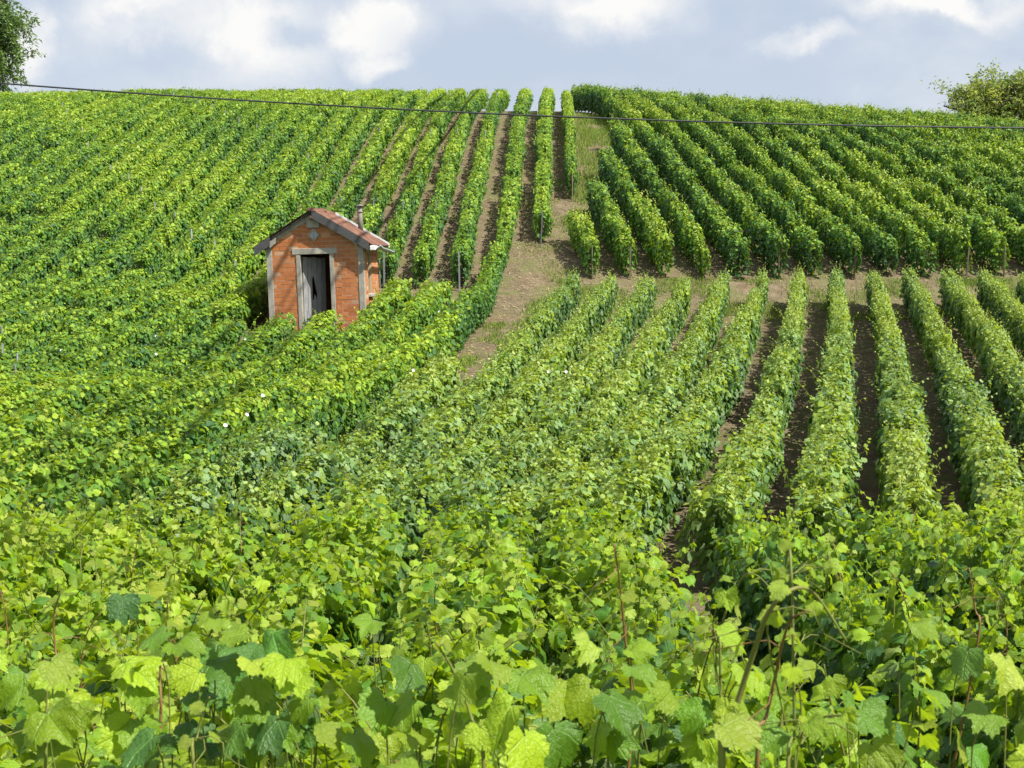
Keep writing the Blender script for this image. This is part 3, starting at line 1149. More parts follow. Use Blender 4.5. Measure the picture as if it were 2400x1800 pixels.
for pts, D, r0, r1, l0, mt, st in hero:
    path = [px_at(x, y, D + 0.04 * math.sin(i)) for i, (x, y) in enumerate(pts)]
    j, xr, xf, r = near_row_for(path[0].x)
    # bring the cane's foot down into the vine
    foot = Vector((path[0].x * 0.85 + xf(D) * 0.15, D + 0.02, gz(path[0].x, D) + 0.62))
    if foot.z < path[0].z - 0.05:
        path = [foot] + path
    build_shoot(r, Vector(r.location), path, r0, r1, hr, leaf0=l0, step=0.075, mat=mt, start=st, tendrils=2, leaf_end=0.02)
    if D == 2.0:
        r['label'] = near_lab[0]
        if 'group' in r:
            del r['group']

# big single leaves that stand out in the photograph
_sr = random.Random(31)
extra = [(_sr.uniform(380, 720), _sr.uniform(1480, 1790), 2.5, _sr.uniform(.09, .125), _sr.choice(('old', 'old', 'mid'))) for _ in range(22)]
extra += [(_sr.uniform(20, 2380), _sr.uniform(1560, 1790), 2.4, _sr.uniform(.09, .13), _sr.choice(('mid', 'young', 'young', 'mid', 'tip'))) for _ in range(60)]
singles = extra + [  # px, py, distance, size, key
    (1690, 1520, 2.7, .120, 'young'), (1705, 1410, 2.9, .085, 'young'), (1800, 1455, 2.0, .055, 'tip'), (1090, 1618, 2.2, .095, 'young'),
    (1430, 1690, 2.3, .135, 'mid'), (1510, 1695, 2.35, .13, 'mid'), (1700, 1760, 1.95, .12, 'tip'), (1835, 1750, 2.1, .12, 'mid'),
    (500, 1465, 2.9, .085, 'tip'), (505, 1550, 2.75, .12, 'old'), (580, 1570, 2.7, .13, 'old'), (520, 1640, 2.6, .13, 'old'),
    (645, 1730, 2.35, .115, 'old'), (560, 1740, 2.3, .11, 'old'), (365, 1565, 2.6, .11, 'young'), (150, 1620, 2.5, .12, 'young'),
    (100, 1730, 2.25, .13, 'young'), (280, 1430, 3.2, .115, 'old'), (1900, 1720, 1.95, .055, 'tip'), (1860, 1585, 2.05, .05, 'young'),
    (1300, 1760, 2.2, .13, 'mid'), (1200, 1700, 2.25, .12, 'young'), (1230, 1780, 2.1, .13, 'young'), (2280, 1560, 2.8, .12, 'mid'),
    (2330, 1710, 2.4, .11, 'mid'), (1990, 1660, 2.6, .11, 'mid'), (870, 1490, 2.9, .11, 'mid'), (350, 1780, 2.2, .13, 'old'), (730, 1690, 2.5, .11, 'old'),
    (1480, 1560, 2.5, .10, 'young'), (1380, 1530, 2.6, .09, 'tip'), (2150, 1500, 3.0, .12, 'young')]
for x, y, D, sz, key in singles:
    p = px_at(x, y, D)
    j, xr, xf, r = near_row_for(p.x)
    org = Vector(r.location)
    base = p + Vector((0, sz * 0.25, sz * 0.25))
    lf = place_leaf(hr.choice(LEAVES[key]), r, base - org, Vector((hr.gauss(0, .45), hr.uniform(-0.75, 0.05), hr.uniform(.55, 1.0))), Vector((hr.gauss(0, .7), -0.5, -0.45)), sz * 0.64)
    bm = bmesh.new()
    foot = Vector((p.x + hr.gauss(0, .03), p.y + 0.07, p.z - 0.22))
    bm_tube(bm, [v - org for v in bez([foot, (foot + base) / 2 + Vector((hr.gauss(0, .01), .02, 0.03)), base], 3)], 0.0018, 5, False)
    add('petiole', bm_mesh('petiole', bm, M['stem'], True), r)

# small white flowers in the vines
fl = bmesh.new()
c0 = fl.verts.new((0, 0, -0.02))
ring = [fl.verts.new((0.028 * math.cos(a) * (1 + .08 * (i % 2)), 0.028 * math.sin(a) * (1 + .08 * (i % 2)), 0.012)) for i, a in enumerate(np.arange(10) * math.pi / 5)]
for i in range(10):
    fl.faces.new((c0, ring[i], ring[(i + 1) % 10]))
FLOWER = bm_mesh('white_flower', fl, M['white'])
for x, y in ((366, 787), (365, 830), (144, 820), (576, 795), (578, 972), (528, 997), (616, 927), (970, 868), (1287, 871), (1327, 872), (1030, 730)):
    p = canopy_hit(x, y, 1.12)
    o = add('white_flower', FLOWER, None, p - p.normalized() * 0.05, (R(60), 0, random.uniform(-1, 1)))
    tag(o, 'tiny white flower among the vine leaves of the hollow', 'flower', 'white flowers in the vines')

# ------------------------------------------------------------------ grass and litter
def build_grass():
    rng = np.random.default_rng(21)
    P = []

    def patch(n, xf, d0, d1, w0, w1, hmin, hmax, dry, clump=None):
        D = rng.uniform(d0, d1, n)
        X = np.array([xf(d) for d in D]) + rng.uniform(w0, w1, n)
        X = X + rng.normal(0, 0.10, n)
        if clump is not None:
            k = np.sin(X * 2.1 + D * 1.3) + np.sin(X * 0.9 - D * 2.7 + 1) + np.sin(X * 4.3 + 2) * .5 + rng.normal(0, .5, n)
            m = k > clump
            X, D = X[m], D[m]
        for x, d in zip(X, D):
            P.append((x, d, rng.uniform(hmin, hmax), np.clip(rng.normal(dry, 0.25), 0, 1)))
    # cross track
    patch(48000, lambda d: 9.5, 33.2, 36.95, -8.2, 10.0, .04, .16, .32, 0.25)
    patch(6000, lambda d: 15.0, 34.1, 37.0, -2.5, 3.0, .08, .22, .2, 0.0)
    # tall grass wedge beside the slope rows
    patch(16000, lambda d: 2.85 + (d - 44) * 0.07, 41.0, 60, -0.75, 0.85, .06, .24, .32, -0.9)
    patch(1500, lambda d: 2.3, 39.5, 42.5, -0.5, 0.5, .06, .22, .25, 0.2)
    patch(1000, lambda d: 3.0, 51.5, 58, -1.0, 0.5, .05, .2, .6)
    # along the dirt path
    lf = path_row
    patch(5000, lf, 21.0, 33.5, 0.22, 0.75, .04, .15, .30, 0.2)
    rf = low_right(1.62)
    patch(9000, rf, 22, 36.8, -0.85, 0.1, .04, .15, .28, 0.1)
    patch(9000, rf, 28.5, 36.5, -1.15, 0.2, .05, .18, .22, -0.4)
    patch(9000, lambda d: 0.9, 33, 47, -0.5, 1.5, .04, .13, .40, 0.45)
    # between the hill rows
    for j in range(0, 9):
        patch(260, up_x(-0.36 - SP * j - 0.5), 36, 58, -0.25, 0.25, .03, .12, .5, 1.0)
    # by the hut
    patch(900, lambda d: -5.0, 31.0, 31.9, -1.6, 2.4, .06, .3, .5, 0.3)
    patch(700, lambda d: -2.6, 32.5, 35.8, -1.0, 1.2, .04, .15, .6, 0.8)
    P = np.array(P)
    n = len(P)
    x, d, h, tn = P.T
    z = ground(x, d) - 0.01
    a = rng.uniform(0, 6.28, n)
    wd = rng.uniform(0.006, 0.012, n)
    lean = rng.uniform(0.1, 0.7, n) * h
    b = rng.uniform(0, 6.28, n)
    v0 = np.stack((x - np.cos(a) * wd, d - np.sin(a) * wd, z), -1)
    v1 = np.stack((x + np.cos(a) * wd, d + np.sin(a) * wd, z), -1)
    v2 = np.stack((x + np.cos(a) * wd * .7 + np.cos(b) * lean * .35, d + np.sin(a) * wd * .7 + np.sin(b) * lean * .35, z + h * .6), -1)
    v3 = np.stack((x - np.cos(a) * wd * .7 + np.cos(b) * lean * .35, d - np.sin(a) * wd * .7 + np.sin(b) * lean * .35, z + h * .6), -1)
    v4 = np.stack((x + np.cos(b) * lean, d + np.sin(b) * lean, z + h), -1)
    V = np.stack((v0, v1, v2, v3, v4), 1).reshape(-1, 3)
    base = np.arange(n)[:, None] * 5
    F = np.concatenate([np.concatenate((base + np.array([[0, 1, 2]]), base + np.array([[0, 2, 3]]), base + np.array([[3, 2, 4]])), 1)])
    tone = np.repeat(np.stack((tn, rng.random(n), rng.random(n), np.ones(n)), -1), 5, 0)
    o = add('grass', np_mesh('grass', V, F.reshape(-1, 3), 3, M['grass'], tone=tone))
    tag(o, 'sparse green and straw coloured grass along tracks and path', 'grass', kind='stuff')

    # dry crumbs and straw on the bare earth
    n = 16000
    d = rng.uniform(22, 50, n)
    x = np.where(rng.random(n) < 0.5, rng.uniform(-3, 4, n), rng.uniform(0, 17, n))
    keep = (np.abs(x) / d < 0.42)
    x, d = x[keep], d[keep]
    n = len(x)
    z = ground(x, d) + 0.025
    a = rng.uniform(0, 6.28, n)
    l = rng.uniform(0.015, 0.05, n)
    w = rng.uniform(0.004, 0.014, n)
    ca, sa = np.cos(a), np.sin(a)
    tilt = rng.normal(0, 0.3, n) * l
    c = [np.stack((x + ca * l * s1 - sa * w * s2, d + sa * l * s1 + ca * w * s2, z + tilt * s1 + 0.004 * s2), -1) for s1, s2 in ((-1, -1), (1, -1), (1, 1), (-1, 1))]
    V = np.stack(c, 1).reshape(-1, 3)
    tone = np.repeat(np.stack((np.clip(rng.normal(0.98, .08, n), .7, 1), rng.random(n), rng.random(n), np.ones(n)), -1), 4, 0)
    o = add('straw_litter', np_mesh('straw_litter', V, np.arange(n * 4), 4, M['grass'], tone=tone))
    tag(o, 'scattered dry straw and prunings on the bare soil', 'litter', kind='stuff')


build_grass()

# ------------------------------------------------------------------ brick hut
HX, HD = -5.02, 32.0
HZ = gz(HX, HD) + 0.02
hut = empty('brick_hut', (HX, HD, HZ))
hut.rotation_euler = (0, R(-1.7), R(-2.6))
tag(hut, 'small orange brick vineyard hut with tiled gable roof and open grey door', 'hut')
WX, DEP, EAVE = 1.25, 2.3, 2.36
PIT = R(31)
APEX = EAVE + WX * math.tan(PIT)


def part(name, bm, mat, parent=None, smooth=False):
    return add(name, bm_mesh(name, bm, M[mat], smooth), parent or hut)


# front wall: mortar core, then single bricks standing proud
bm = bmesh.new()
bm_box(bm, -1.11, -0.49, 0.0055, 0.16, -0.25, 2.05)
bm_box(bm, 0.49, 1.11, 0.0055, 0.16, -0.25, 2.05)
bm_prism(bm, [(-1.11, 2.052), (1.11, 2.052), (1.11, EAVE + 0.07), (0, APEX - 0.02), (-1.11, EAVE + 0.07)], 0.0065, 0.16)
front = part('front_wall', bm, 'mortar')
BR = []
for i in range(4):
    bm = bmesh.new()
    rr = random.Random(i)
    bm_box(bm, -0.5, 0.5, 0, 1, -0.5, 0.5)
    for v in bm.verts:
        v.co += Vector((rr.uniform(-.012, .012), rr.uniform(-.05, .05), rr.uniform(-.03, .03)))
    BR.append(bm_mesh('brick', bm, M['brick']))
CH, BH, BL = 0.108, 0.094, 0.232
brr = random.Random(4)
nb = 0
for c in range(-1, 29):
    zb = c * CH + 0.004
    zt = zb + BH
    zm = (zb + zt) / 2
    if zt > APEX - 0.10:
        break
    half = 1.11 if zt < EAVE + 0.03 else min(1.11, (APEX - 0.06 - zt) / math.tan(PIT))
    if half < 0.06:
        break
    if zm < 2.05:
        iv = [(-1.108, -0.492), (0.492, 1.108)]
    elif zm < 2.21:
        iv = [(-1.108, -0.585), (0.585, 1.108)]
    else:
        iv = [(-half, half)]
    offs = (BL + 0.013) * (0.5 if c % 2 else 0.0)
    for a, b in iv:
        x = -1.4 + offs
        while x < b:
            x0, x1 = max(x, a), min(x + BL, b)
            if x1 - x0 > 0.035:
                o = add('brick', brr.choice(BR), front, ((x0 + x1) / 2, brr.uniform(-0.003, 0.003), zm))
                o.scale = (x1 - x0, 0.05, BH)
                nb += 1
            x += BL + 0.013

# corner posts, jambs, lintel, rakes
for s in (-1, 1):
    bm = bmesh.new()
    bm_box(bm, s * 1.112 if s > 0 else -1.262, 1.262 if s > 0 else -1.112, -0.014, 0.15, -0.25, EAVE + 0.02, 0.008)
    part('corner_post', bm, 'concrete')
    bm = bmesh.new()
    a, b = (0.38, 0.49) if s > 0 else (-0.49, -0.38)
    bm_box(bm, a, b, -0.018, 0.17, -0.25, 2.05, 0.006)
    part('door_jamb', bm, 'concrete')
    # concrete rake under the roof
    bm = bmesh.new()
    bm_prism(bm, [(s * 1.262, EAVE + 0.022), (s * 1.262, EAVE - 0.08 + 0.102), (s * 1.10, EAVE + 0.022), (0, APEX - 0.135), (0, APEX + 0.02), (s * 1.262, EAVE + 0.07)][0:1]
             + [(s * 1.10, EAVE + 0.024), (0, APEX - 0.135), (0, APEX + 0.02), (s * 1.262, EAVE + 0.075)], -0.020, 0.155)
    part('rake_band', bm, 'concrete')
bm = bmesh.new()
bm_box(bm, -0.585, 0.585, -0.026, 0.175, 2.052, 2.208, 0.008)
part('lintel', bm, 'concrete')
# block under the ridge with the purlin end
bm = bmesh.new()
bm_prism(bm, [(-0.18, APEX - 0.38), (0.16, APEX - 0.38), (0.15, APEX - 0.13), (0, APEX - 0.03), (-0.16, APEX - 0.13)], -0.055, 0.15)
part('ridge_block', bm, 'concrete')
bm = bmesh.new()
bm_tube(bm, [(-0.01, -0.19, APEX - 0.14), (-0.01, 0.20, APEX - 0.14)], 0.055, 10)
part('ridge_purlin', bm, 'tile', smooth=True)
for s in (-1, 1):
    bm = bmesh.new()
    bm_prism(bm, [(s * 0.96, EAVE + 0.14), (s * 1.15, EAVE + 0.03), (s * 1.12, EAVE - 0.12), (s * 1.0, EAVE - 0.02)], -0.15, 0.019)
    part('corbel', bm, 'concrete')

# diamond window
bm = bmesh.new()
cz, hd = 2.545, 0.170
o_ = [(0, cz + hd), (hd, cz), (0, cz - hd), (-hd, cz)]
i_ = [(0, cz + hd - .045), (hd - .045, cz), (0, cz - hd + .045), (-hd + .045, cz)]
for k in range(4):
    k2 = (k + 1) % 4
    bm_prism(bm, [o_[k], o_[k2], i_[k2], i_[k]], -0.032, 0.03)
dia = part('diamond_window', bm, 'concrete')
bm = bmesh.new()
bm_prism(bm, i_, -0.012, 0.01)
add('pane', bm_mesh('pane', bm, M['glass']), dia)
bm = bmesh.new()
bm_box(bm, -0.008, 0.008, -0.022, -0.013, cz - 0.115, cz + 0.115)
g = add('glazing_bar', bm_mesh('glazing_bar', bm, M['concrete']), dia)

# right wall with its tall window, brickwork too foreshortened to part
bm = bmesh.new()
wy0, wy1, wz0, wz1 = 0.70, 1.28, 0.98, 2.10
xa, xb = 1.10, 1.2470
bm_box(bm, xa, xb, 0.151, wy0, -0.25, EAVE)
bm_box(bm, xa, xb, wy1, DEP, -0.25, EAVE)
bm_box(bm, xa, xb, wy0, wy1, -0.25, wz0)
bm_box(bm, xa, xb, wy0, wy1, wz1, EAVE)
side = part('side_wall', bm, 'mortar')
V, Fc, Tn = [], [], []
for c in range(-1, 22):
    zb = c * CH + 0.004
    zt = zb + BH
    y = 0.153 - (BL + 0.013) * (0.5 if c % 2 else 0.1)
    while y < DEP:
        ivs = [(max(y, 0.153), min(y + BL, DEP))]
        if zt > wz0 and zb < wz1:
            a, b = ivs[0]
            ivs = [(a, min(b, wy0 - 0.004)), (max(a, wy1 + 0.004), b)]
        for a, b in ivs:
            if b - a > 0.03:
                k = len(V)
                j = brr.uniform(-0.001, 0.002)
                for xx in (1.20, 1.25 + j):
                    for yy in (a, b):
                        for zz in (zb, zt):
                            V.append((xx, yy, zz))
                for f in ((0, 1, 3, 2), (4, 6, 7, 5), (0, 4, 5, 1), (2, 3, 7, 6), (0, 2, 6, 4), (1, 5, 7, 3)):
                    Fc.append([k + q for q in f])
                Tn += [(brr.random(), 0.5, 0.5, 1)] * 8
        y += BL + 0.013
me = np_mesh('brickwork', V, Fc, 4, M['brick'], tone=Tn)
bb = bmesh.new(); bb.from_mesh(me); bmesh.ops.recalc_face_normals(bb, faces=bb.faces); bb.to_mesh(me); bb.free()
me.polygons.foreach_set('use_smooth', [False] * len(me.polygons))
o = add('brickwork', me, side)
o['kind'] = 'stuff'
bm = bmesh.new()
bm_box(bm, 1.13, 1.165, wy0 + .03, wy1 - .03, wz0, wz1)
win = part('side_window', bm, 'shutter')
for nm, bx in (('window_frame', (1.12, 1.215, wy0, wy0 + .06, wz0, wz1)), ('window_frame', (1.12, 1.215, wy1 - .06, wy1, wz0, wz1)),
               ('window_frame', (1.12, 1.214, wy0 + .06, wy1 - .06, wz1 - .06, wz1))):
    bm = bmesh.new(); bm_box(bm, *bx); add(nm, bm_mesh(nm, bm, M['shutter']), win)
bm = bmesh.new(); bm_box(bm, 1.15, 1.33, wy0 - .07, wy1 + .07, wz0 - .085, wz0 - .004, 0.01)
add('sill', bm_mesh('sill', bm, M['concrete']), win)

# hidden walls and floor
bm = bmesh.new()
bm_box(bm, -1.25, -1.10, 0.151, DEP, -0.25, EAVE)
part('side_wall', bm, 'brick')
bm = bmesh.new()
bm_prism(bm, [(-1.25, -0.25), (1.25, -0.25), (1.25, EAVE), (0, APEX), (-1.25, EAVE)], DEP + .001, DEP + 0.15)
part('back_wall', bm, 'brick')
bm = bmesh.new()
bm_box(bm, -1.099, 1.099, 0.0, DEP, -0.2, 0.02)
part('floor', bm, 'inside')

# the plank door, swung inwards from its left post
door = empty('door', (-0.375, 0.10, 0), hut)
door.rotation_euler = (0, R(1.2), R(46))
for k in range(5):
    bm = bmesh.new()
    z1 = 2.0 - random.uniform(0, .05)
    z0 = 0.06 + (0.16 if k == 1 else random.uniform(0, .05))
    if k == 2:      # a plank split in two
        bm_prism(bm, [(k * .142 + .004, .07), (k * .142 + .134, .05), (k * .142 + .134, .86), (k * .142 + .07, 1.02), (k * .142 + .03, .83), (k * .142 + .004, .90)], 0, .026)
        bm_prism(bm, [(k * .142 + .05, 1.50), (k * .142 + .134, 1.08), (k * .142 + .134, 1.98), (k * .142 + .004, 1.99), (k * .142 + .004, 1.44)], 0, .026)
    else:
        bm_box(bm, k * .142 + .004, k * .142 + .138, 0, .026 + random.uniform(-.004, .004), z0, z1, 0.004)
    add('plank', bm_mesh('plank', bm, M['plank']), door)
for z in (0.35, 1.70):
    bm = bmesh.new(); bm_box(bm, 0.01, 0.70, 0.031, 0.056, z, z + 0.11)
    add('batten', bm_mesh('batten', bm, M['plank']), door)
bm = bmesh.new(); bm_prism(bm, [(-0.02, 0.02), (0.12, 0.0), (0.09, 0.35), (0.02, 0.6)], -0.13, -0.105)
o = add('loose_board', bm_mesh('loose_board', bm, M['plank']), door)

# roof: boards, tiles, ridge, fascia
OVF, OVR, OVS = 0.19, 0.14, 0.29
roof = empty('roof', (0, 0, 0), hut)
ct, stn = math.cos(PIT), math.sin(PIT)
SL = (WX + OVS) / ct
for s in (-1, 1):
    bm = bmesh.new()
    a = (0, APEX + 0.02)
    b = (s * (WX + OVS), APEX + 0.02 - (WX + OVS) * math.tan(PIT))
    y0 = -OVF + (0.055 if s < 0 else 0.03)
    poly = [a, b, (b[0], b[1] + 0.03), (0, a[1] + 0.03)]
    bm_prism(bm, poly, y0, DEP + 0.15 + OVR)
    add('roof_boards', bm_mesh('roof_boards', bm, M['fascia']), roof)
TW, TL = 0.245, 0.375
tb = bmesh.new()
prof = [(-.5, 0.0), (-.44, .10), (-.36, .105), (-.30, .02), (-.02, .0), (.04, .05), (.10, .0), (.40, .0), (.46, .06), (.52, .07)]
va = [tb.verts.new((x * TW, 0, z * 0.22)) for x, z in prof]
vb = [tb.verts.new((x * TW, TL, z * 0.22)) for x, z in prof]
vc = [tb.verts.new((x * TW, 0, z * 0.22 - 0.022)) for x, z in prof]
for k in range(len(prof) - 1):
    tb.faces.new((va[k], va[k + 1], vb[k + 1], vb[k]))
    tb.faces.new((vc[k], vc[k + 1], va[k + 1], va[k]))
tb.faces.new((va[0], vb[0], tb.verts.new((prof[0][0] * TW, TL, -0.022)), vc[0]))
TILE = bm_mesh('tile', tb, M['tile'])
tr = random.Random(9)
rows_t = int(SL / 0.335) + 1
cols_t = int((DEP + 0.15 + OVR + OVF - 0.02) / TW)
for s in (-1, 1):
    for i in range(rows_t):
        dist = SL + 0.03 - i * (SL / rows_t)       # lower edge of the tile measured from the ridge
        for c in range(cols_t):
            yy = -OVF + 0.02 + TW * (c + 0.5)
            if s < 0 and c == 0 and i in (1,):
                pass
            o = add('tile', TILE, roof)
            x = s * dist * ct
            z = APEX + 0.02 - dist * stn + 0.034 / ct + 0.012
            o.location = (x, yy, z)
            up = Vector((-s * ct, 0, stn))                 # from eave to ridge
            nr = Vector((s * stn, 0, ct))
            sd = up.cross(nr)
            m = Matrix((sd, up, nr)).transposed().to_4x4()
            o.rotation_euler = (m @ Matrix.Rotation(R(3.2) + tr.gauss(0, .012), 4, 'X') @ Matrix.Rotation(tr.gauss(0, .012), 4, 'Z')).to_euler()
for k in range(7):
    y0 = -OVF - 0.01 + k * 0.40
    bm = bmesh.new()
    ra, rb = (0.125, 0.105)
    n = 8
    A = [bm.verts.new((ra * math.cos(math.pi * (i / n)), y0, ra * 0.8 * math.sin(math.pi * i / n) - .01)) for i in range(n + 1)]
    B = [bm.verts.new((rb * math.cos(math.pi * (i / n)), y0 + 0.42, rb * 0.8 * math.sin(math.pi * i / n) - .01)) for i in range(n + 1)]
    for i in range(n):
        bm.faces.new((A[i], A[i + 1], B[i + 1], B[i]))
    bm.faces.new(A + [bm.verts.new((0, y0, -.01))])
    o = add('ridge_tile', bm_mesh('ridge_tile', bm, M['tile'], True), roof, (tr.uniform(-.01, .01), 0, APEX + 0.045 + (0.03 if k == 3 else 0)))
# fascia: whole on the right slope, only a stub at the left eave
for s, d0, d1 in ((1, 0.0, SL - 0.12), (-1, SL - 0.50, SL - 0.02)):
    bm = bmesh.new()
    t0, t1 = 0.065, -0.165
    pts = []
    for d, t in ((d0, t0), (d1, t0), (d1, t1), (d0, t1)):
        pts.append((s * d * ct + s * t * stn * 0, APEX + 0.02 - d * stn + t))
    bm_prism(bm, pts, -OVF - 0.004, -OVF + 0.026)
    add('fascia_board', bm_mesh('fascia_board', bm, M['fascia']), roof)
# white flashing on the rear edge of the right slope
bm = bmesh.new()
yb = DEP + 0.15 + OVR
bm_prism(bm, [(0.10, APEX + 0.02 - 0.10 * math.tan(PIT) + 0.15), ((WX + OVS + .03), APEX + 0.02 - (WX + OVS + .03) * math.tan(PIT) + 0.13),
              ((WX + OVS + .03), APEX + 0.02 - (WX + OVS + .03) * math.tan(PIT) - 0.0), (0.10, APEX + 0.02 - 0.10 * math.tan(PIT))], yb + 0.002, yb + 0.03)
add('flashing', bm_mesh('flashing', bm, M['flash']), roof)
# stove pipe
pc = empty('stove_pipe', (0.86, 2.14, APEX + 0.02 - 0.86 * math.tan(PIT)), roof)
bm = bmesh.new()
bm_tube(bm, [(0, 0, -0.05), (0, 0, 0.72)], [0.070, 0.064], 14)
PIPE = bm_mesh('pipe', bm, M['pipe'], True)
pipe_o = add('stove_pipe', PIPE, roof, pc.location)
bpy.data.objects.remove(pc)
bm = bmesh.new()
bm_tube(bm, [(0, 0, 0.54), (0, 0, 0.565), (0, 0, 0.585)], [0.075, 0.082, 0.075], 14)
add('collar', bm_mesh('collar', bm, M['pipe'], True), roof, pipe_o.location)
bm = bmesh.new()
bm_tube(bm, [(0, 0, 0.72), (0, 0, 0.732), (0, 0, 0.76)], [0.118, 0.122, 0.045], 14)
add('pipe_cap', bm_mesh('pipe_cap', bm, M['pipe'], True), roof, pipe_o.location)

# sagging gutter on the right eave
ex = WX + OVS + 0.055
ez = APEX + 0.02 - (WX + OVS) * math.tan(PIT) - 0.03
bm = bmesh.new()
prev = None
for i in range(15):
    f = i / 14
    y = -OVF + 0.02 + f * (DEP + 0.15 + OVR + OVF + 0.10)
    dz = -0.02 + 0.07 * math.exp(-((f - .16) / .10) ** 2) - 0.10 * f * f
    dx = 0.02 * math.sin(f * 5) + 0.06 * f
    ring_ = []
    for k in range(9):
        a = math.pi + math.pi * k / 8
        ring_.append(bm.verts.new((ex + dx + 0.062 * math.cos(a), y, ez + dz + 0.062 * math.sin(a) + 0.02)))
    if prev:
        for k in range(8):
            bm.faces.new((prev[k], prev[k + 1], ring_[k + 1], ring_[k]))
    prev = ring_
gm = bm_mesh('gutter', bm, M['gutter'], True)
gu = add('gutter', gm, roof)
sm = gu.modifiers.new('thick', 'SOLIDIFY'); sm.thickness = 0.006
bm = bmesh.new()
bm_box(bm, ex - 0.13, ex + 0.02, -OVF - 0.035, -OVF + 0.06, ez - 0.075, ez + 0.05, 0.02)
add('gutter_end', bm_mesh('gutter_end', bm, M['flash']), roof)
bm = bmesh.new()
bm_tube(bm, [(1.31, DEP + 0.02, -0.1), (1.30, DEP + 0.02, 1.1), (1.33, DEP, 2.1)], 0.010, 6)
part('drain_rod', bm, 'gutter')

# ------------------------------------------------------------------ overhead cables


def cable(a, b, sag, rad, label, group=None, twist=True):
    a, b = Vector(a), Vector(b)
    n = 60
    pts = [a.lerp(b, i / n) - Vector((0, 0, sag * 4 * (i / n) * (1 - i / n))) for i in range(n + 1)]
    bm = bmesh.new()
    bm_tube(bm, pts, rad, 6)
    o = add('overhead_cable', bm_mesh('overhead_cable', bm, M['cable'], True))
    tag(o, label, 'cable', group)
    return o


pl_ = px_at(0, 192, 20.0)
pr_ = px_at(2400, 297, 20.0)
dx = (pr_ - pl_) / (pr_.x - pl_.x)
A_ = pl_ + dx * (-15.5 - pl_.x)
B_ = pl_ + dx * (15.5 - pl_.x)
cable(A_ + Vector((0, 0, .35)), B_ + Vector((0, 0, .35)), 0.51, 0.0135, 'black overhead cable strung across the vineyard below the hill crest')
for P_ in (A_, B_):
    z0 = gz(P_.x, P_.y)
    bm = bmesh.new()
    bm_tube(bm, [(0, 0, -0.5), (0, 0, 3), (0, 0, P_.z + 0.8 - z0)], [0.15, 0.13, 0.10], 12)
    bm_box(bm, -0.05, 0.05, -0.14, 0.02, P_.z + .30 - z0, P_.z + .40 - z0)
    o = add('cable_pole', bm_mesh('cable_pole', bm, M['pole'], True), None, (P_.x, P_.y + 0.14, z0))
    tag(o, 'round timber pole carrying the black overhead cable', 'pole', 'timber poles of the cable')
# a second, assumed line above the view, added for its shadow on the hut
sb = -SUN_D
for xo, rad in ((-0.62, 0.055), (0.02, 0.028), (0.30, 0.024), (1.02, 0.055)):
    P0 = Vector((HX + xo, HD, 0.35))
    t_ = (11.0 - P0.z) / sb.z
    q = P0 + sb * t_
    a = Vector((q.x, -25, q.z - (q.y + 25) * 0.13))
    b = Vector((q.x, 96, q.z + (96 - q.y) * 0.13))
    cable(a, b, 0.0, rad, 'assumed thick cable high above the view, added for its shadow on the hut' if rad > .05 else 'assumed thin wire high above the view, added for its shadow on the hut',
          'assumed thick cables over the hut' if rad > .05 else 'assumed thin wires over the hut')

# ------------------------------------------------------------------ trees


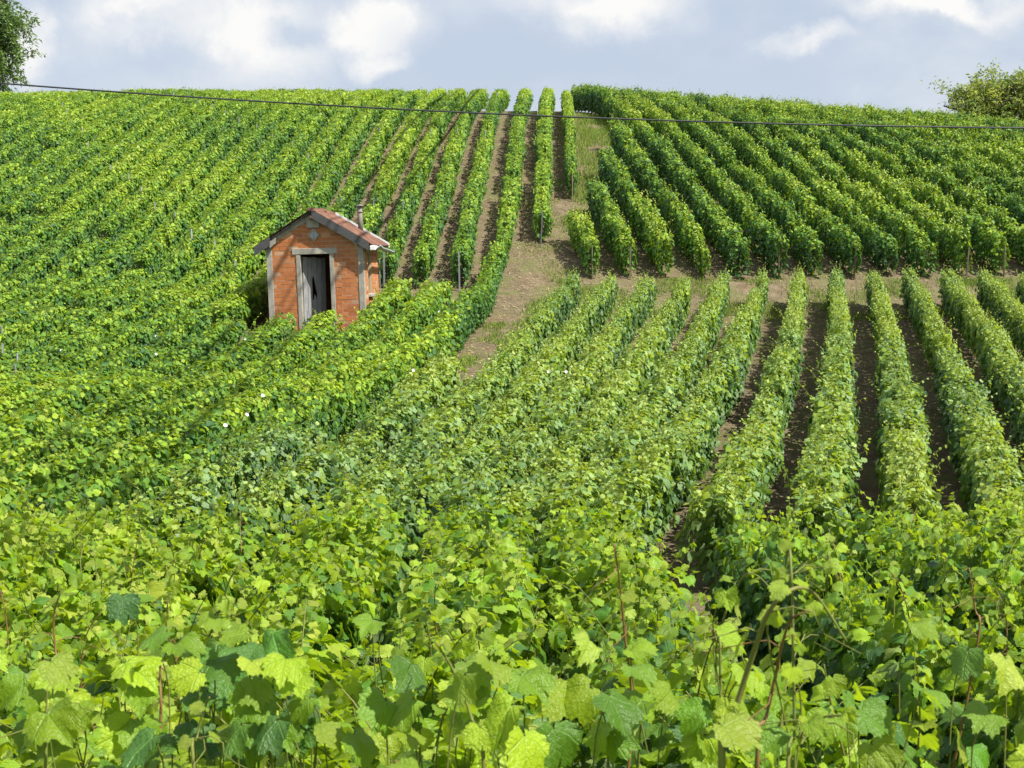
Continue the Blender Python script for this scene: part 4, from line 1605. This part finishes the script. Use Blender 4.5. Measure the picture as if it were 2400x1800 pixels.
def build_tree(name, loc, crown_c, crown_r, nl, leaf, mat, label, seed, ntw=150, trunk_r=0.22):
    rng = np.random.default_rng(seed)
    rr = random.Random(seed)
    root = empty(name, loc)
    tag(root, label, 'tree')
    cc = Vector(crown_c)
    bm = bmesh.new()
    fork = Vector((0, 0, max(1.0, cc.z - crown_r[2] * 0.75)))
    bm_tube(bm, [(0, 0, -0.4), (0.05, 0, fork.z * .5), fork], [trunk_r * 1.25, trunk_r, trunk_r * .85], 10)
    tips = []
    for i in range(9):
        a = i * 2.4 + rr.uniform(-.3, .3)
        el = rr.uniform(-0.25, 1.0)
        rad = rr.uniform(0.55, 0.85)
        tgt = cc + Vector((math.cos(a) * math.cos(el) * crown_r[0], math.sin(a) * math.cos(el) * crown_r[1], math.sin(el) * crown_r[2])) * rad
        mid = fork.lerp(tgt, 0.5) + Vector((rr.uniform(-.4, .4), rr.uniform(-.4, .4), rr.uniform(0, .5)))
        pl = bez([fork, mid, tgt], 4)
        bm_tube(bm, pl, [trunk_r * .55 * (1 - i_ / len(pl)) + 0.02 for i_ in range(len(pl))], 6)
        tips.append((mid, tgt))
    # secondary twigs carry the leaf clumps
    cl = []
    for i in range(ntw):
        mid, tgt = rr.choice(tips)
        st = mid.lerp(tgt, rr.uniform(0.1, 1.0))
        a = rr.uniform(0, 6.28)
        el = math.asin(rr.uniform(-0.85, 1.0))
        d = Vector((math.cos(a) * math.cos(el) * crown_r[0], math.sin(a) * math.cos(el) * crown_r[1], math.sin(el) * crown_r[2]))
        end = cc + d * rr.uniform(0.55, 1.05)
        if (end - st).length > 0.75 * max(crown_r):
            end = st.lerp(end, 0.55)
        m_ = st.lerp(end, .5) + Vector((0, 0, rr.uniform(0, .25)))
        bm_tube(bm, [st, m_, end], [0.016, 0.010, 0.004], 3, False)
        cl.append((m_, end))
    tk = add('trunk', bm_mesh('trunk', bm, M['treebark'], True), root)
    # leaves along the twigs
    per = nl // ntw
    pos, nrm, tip, tone, sz = [], [], [], [], []
    for m_, e_ in cl:
        m_, e_ = np.array(m_), np.array(e_)
        f = rng.uniform(0.0, 1.12, per)
        spread = 0.10 + 0.16 * rng.random()
        p = m_[None] + (e_ - m_)[None] * f[:, None] + rng.normal(0, spread, (per, 3)) * np.array((1, 1, .75))
        pos.append(p)
        nrm.append(rng.normal(0, .6, (per, 3)) + np.array((0, 0, 0.8)))
        tip.append(rng.normal(0, .8, (per, 3)) + np.array((0, 0, -0.6)) + (e_ - m_)[None] * .5)
        tone.append(np.clip(rng.normal(0.45, .2, per) + rng.normal(0, .12), 0, 1))
        sz.append(leaf * rng.uniform(.6, 1.3, per))
    pos, nrm, tip, tone, sz = [np.concatenate(q) for q in (pos, nrm, tip, tone, sz)]
    Vn = np.array([(0, 0, 0), (.20, .35, .04), (0, 1, -.12), (-.20, .35, .04)], dtype=float)
    Tm = [(Vn, np.array([(0, 1, 2), (0, 2, 3)], dtype=np.int32), Vn[:, :2].copy())]
    V, Fc, Tn, U = scatter_leaves(rng, pos, nrm, tip, sz, tone, Tm)
    cr = add('crown', np_mesh('crown', V, Fc, 3, M[mat], tone=Tn, uv=U), root)
    cr['kind'] = 'stuff'
    return root


tx, td = -28.3, 66.0
build_tree('leafy_tree', (tx, td, gz(tx, td)), (0, 0, 3.8), (3.3, 3.3, 6.1), 42000, 0.24, 'treeleaf_dark',
           'tall dense green tree at the left end of the hill crest', 5, ntw=420, trunk_r=0.3)
tx, td = 26.4, 67.0
build_tree('leafy_tree', (tx, td, gz(tx, td) - 0.3), (0, 0, 3.5), (4.6, 3.0, 2.2), 17000, 0.22, 'treeleaf_olive',
           'olive green airy tree rising behind the vine rows of the right slope', 8, ntw=230, trunk_r=0.2)
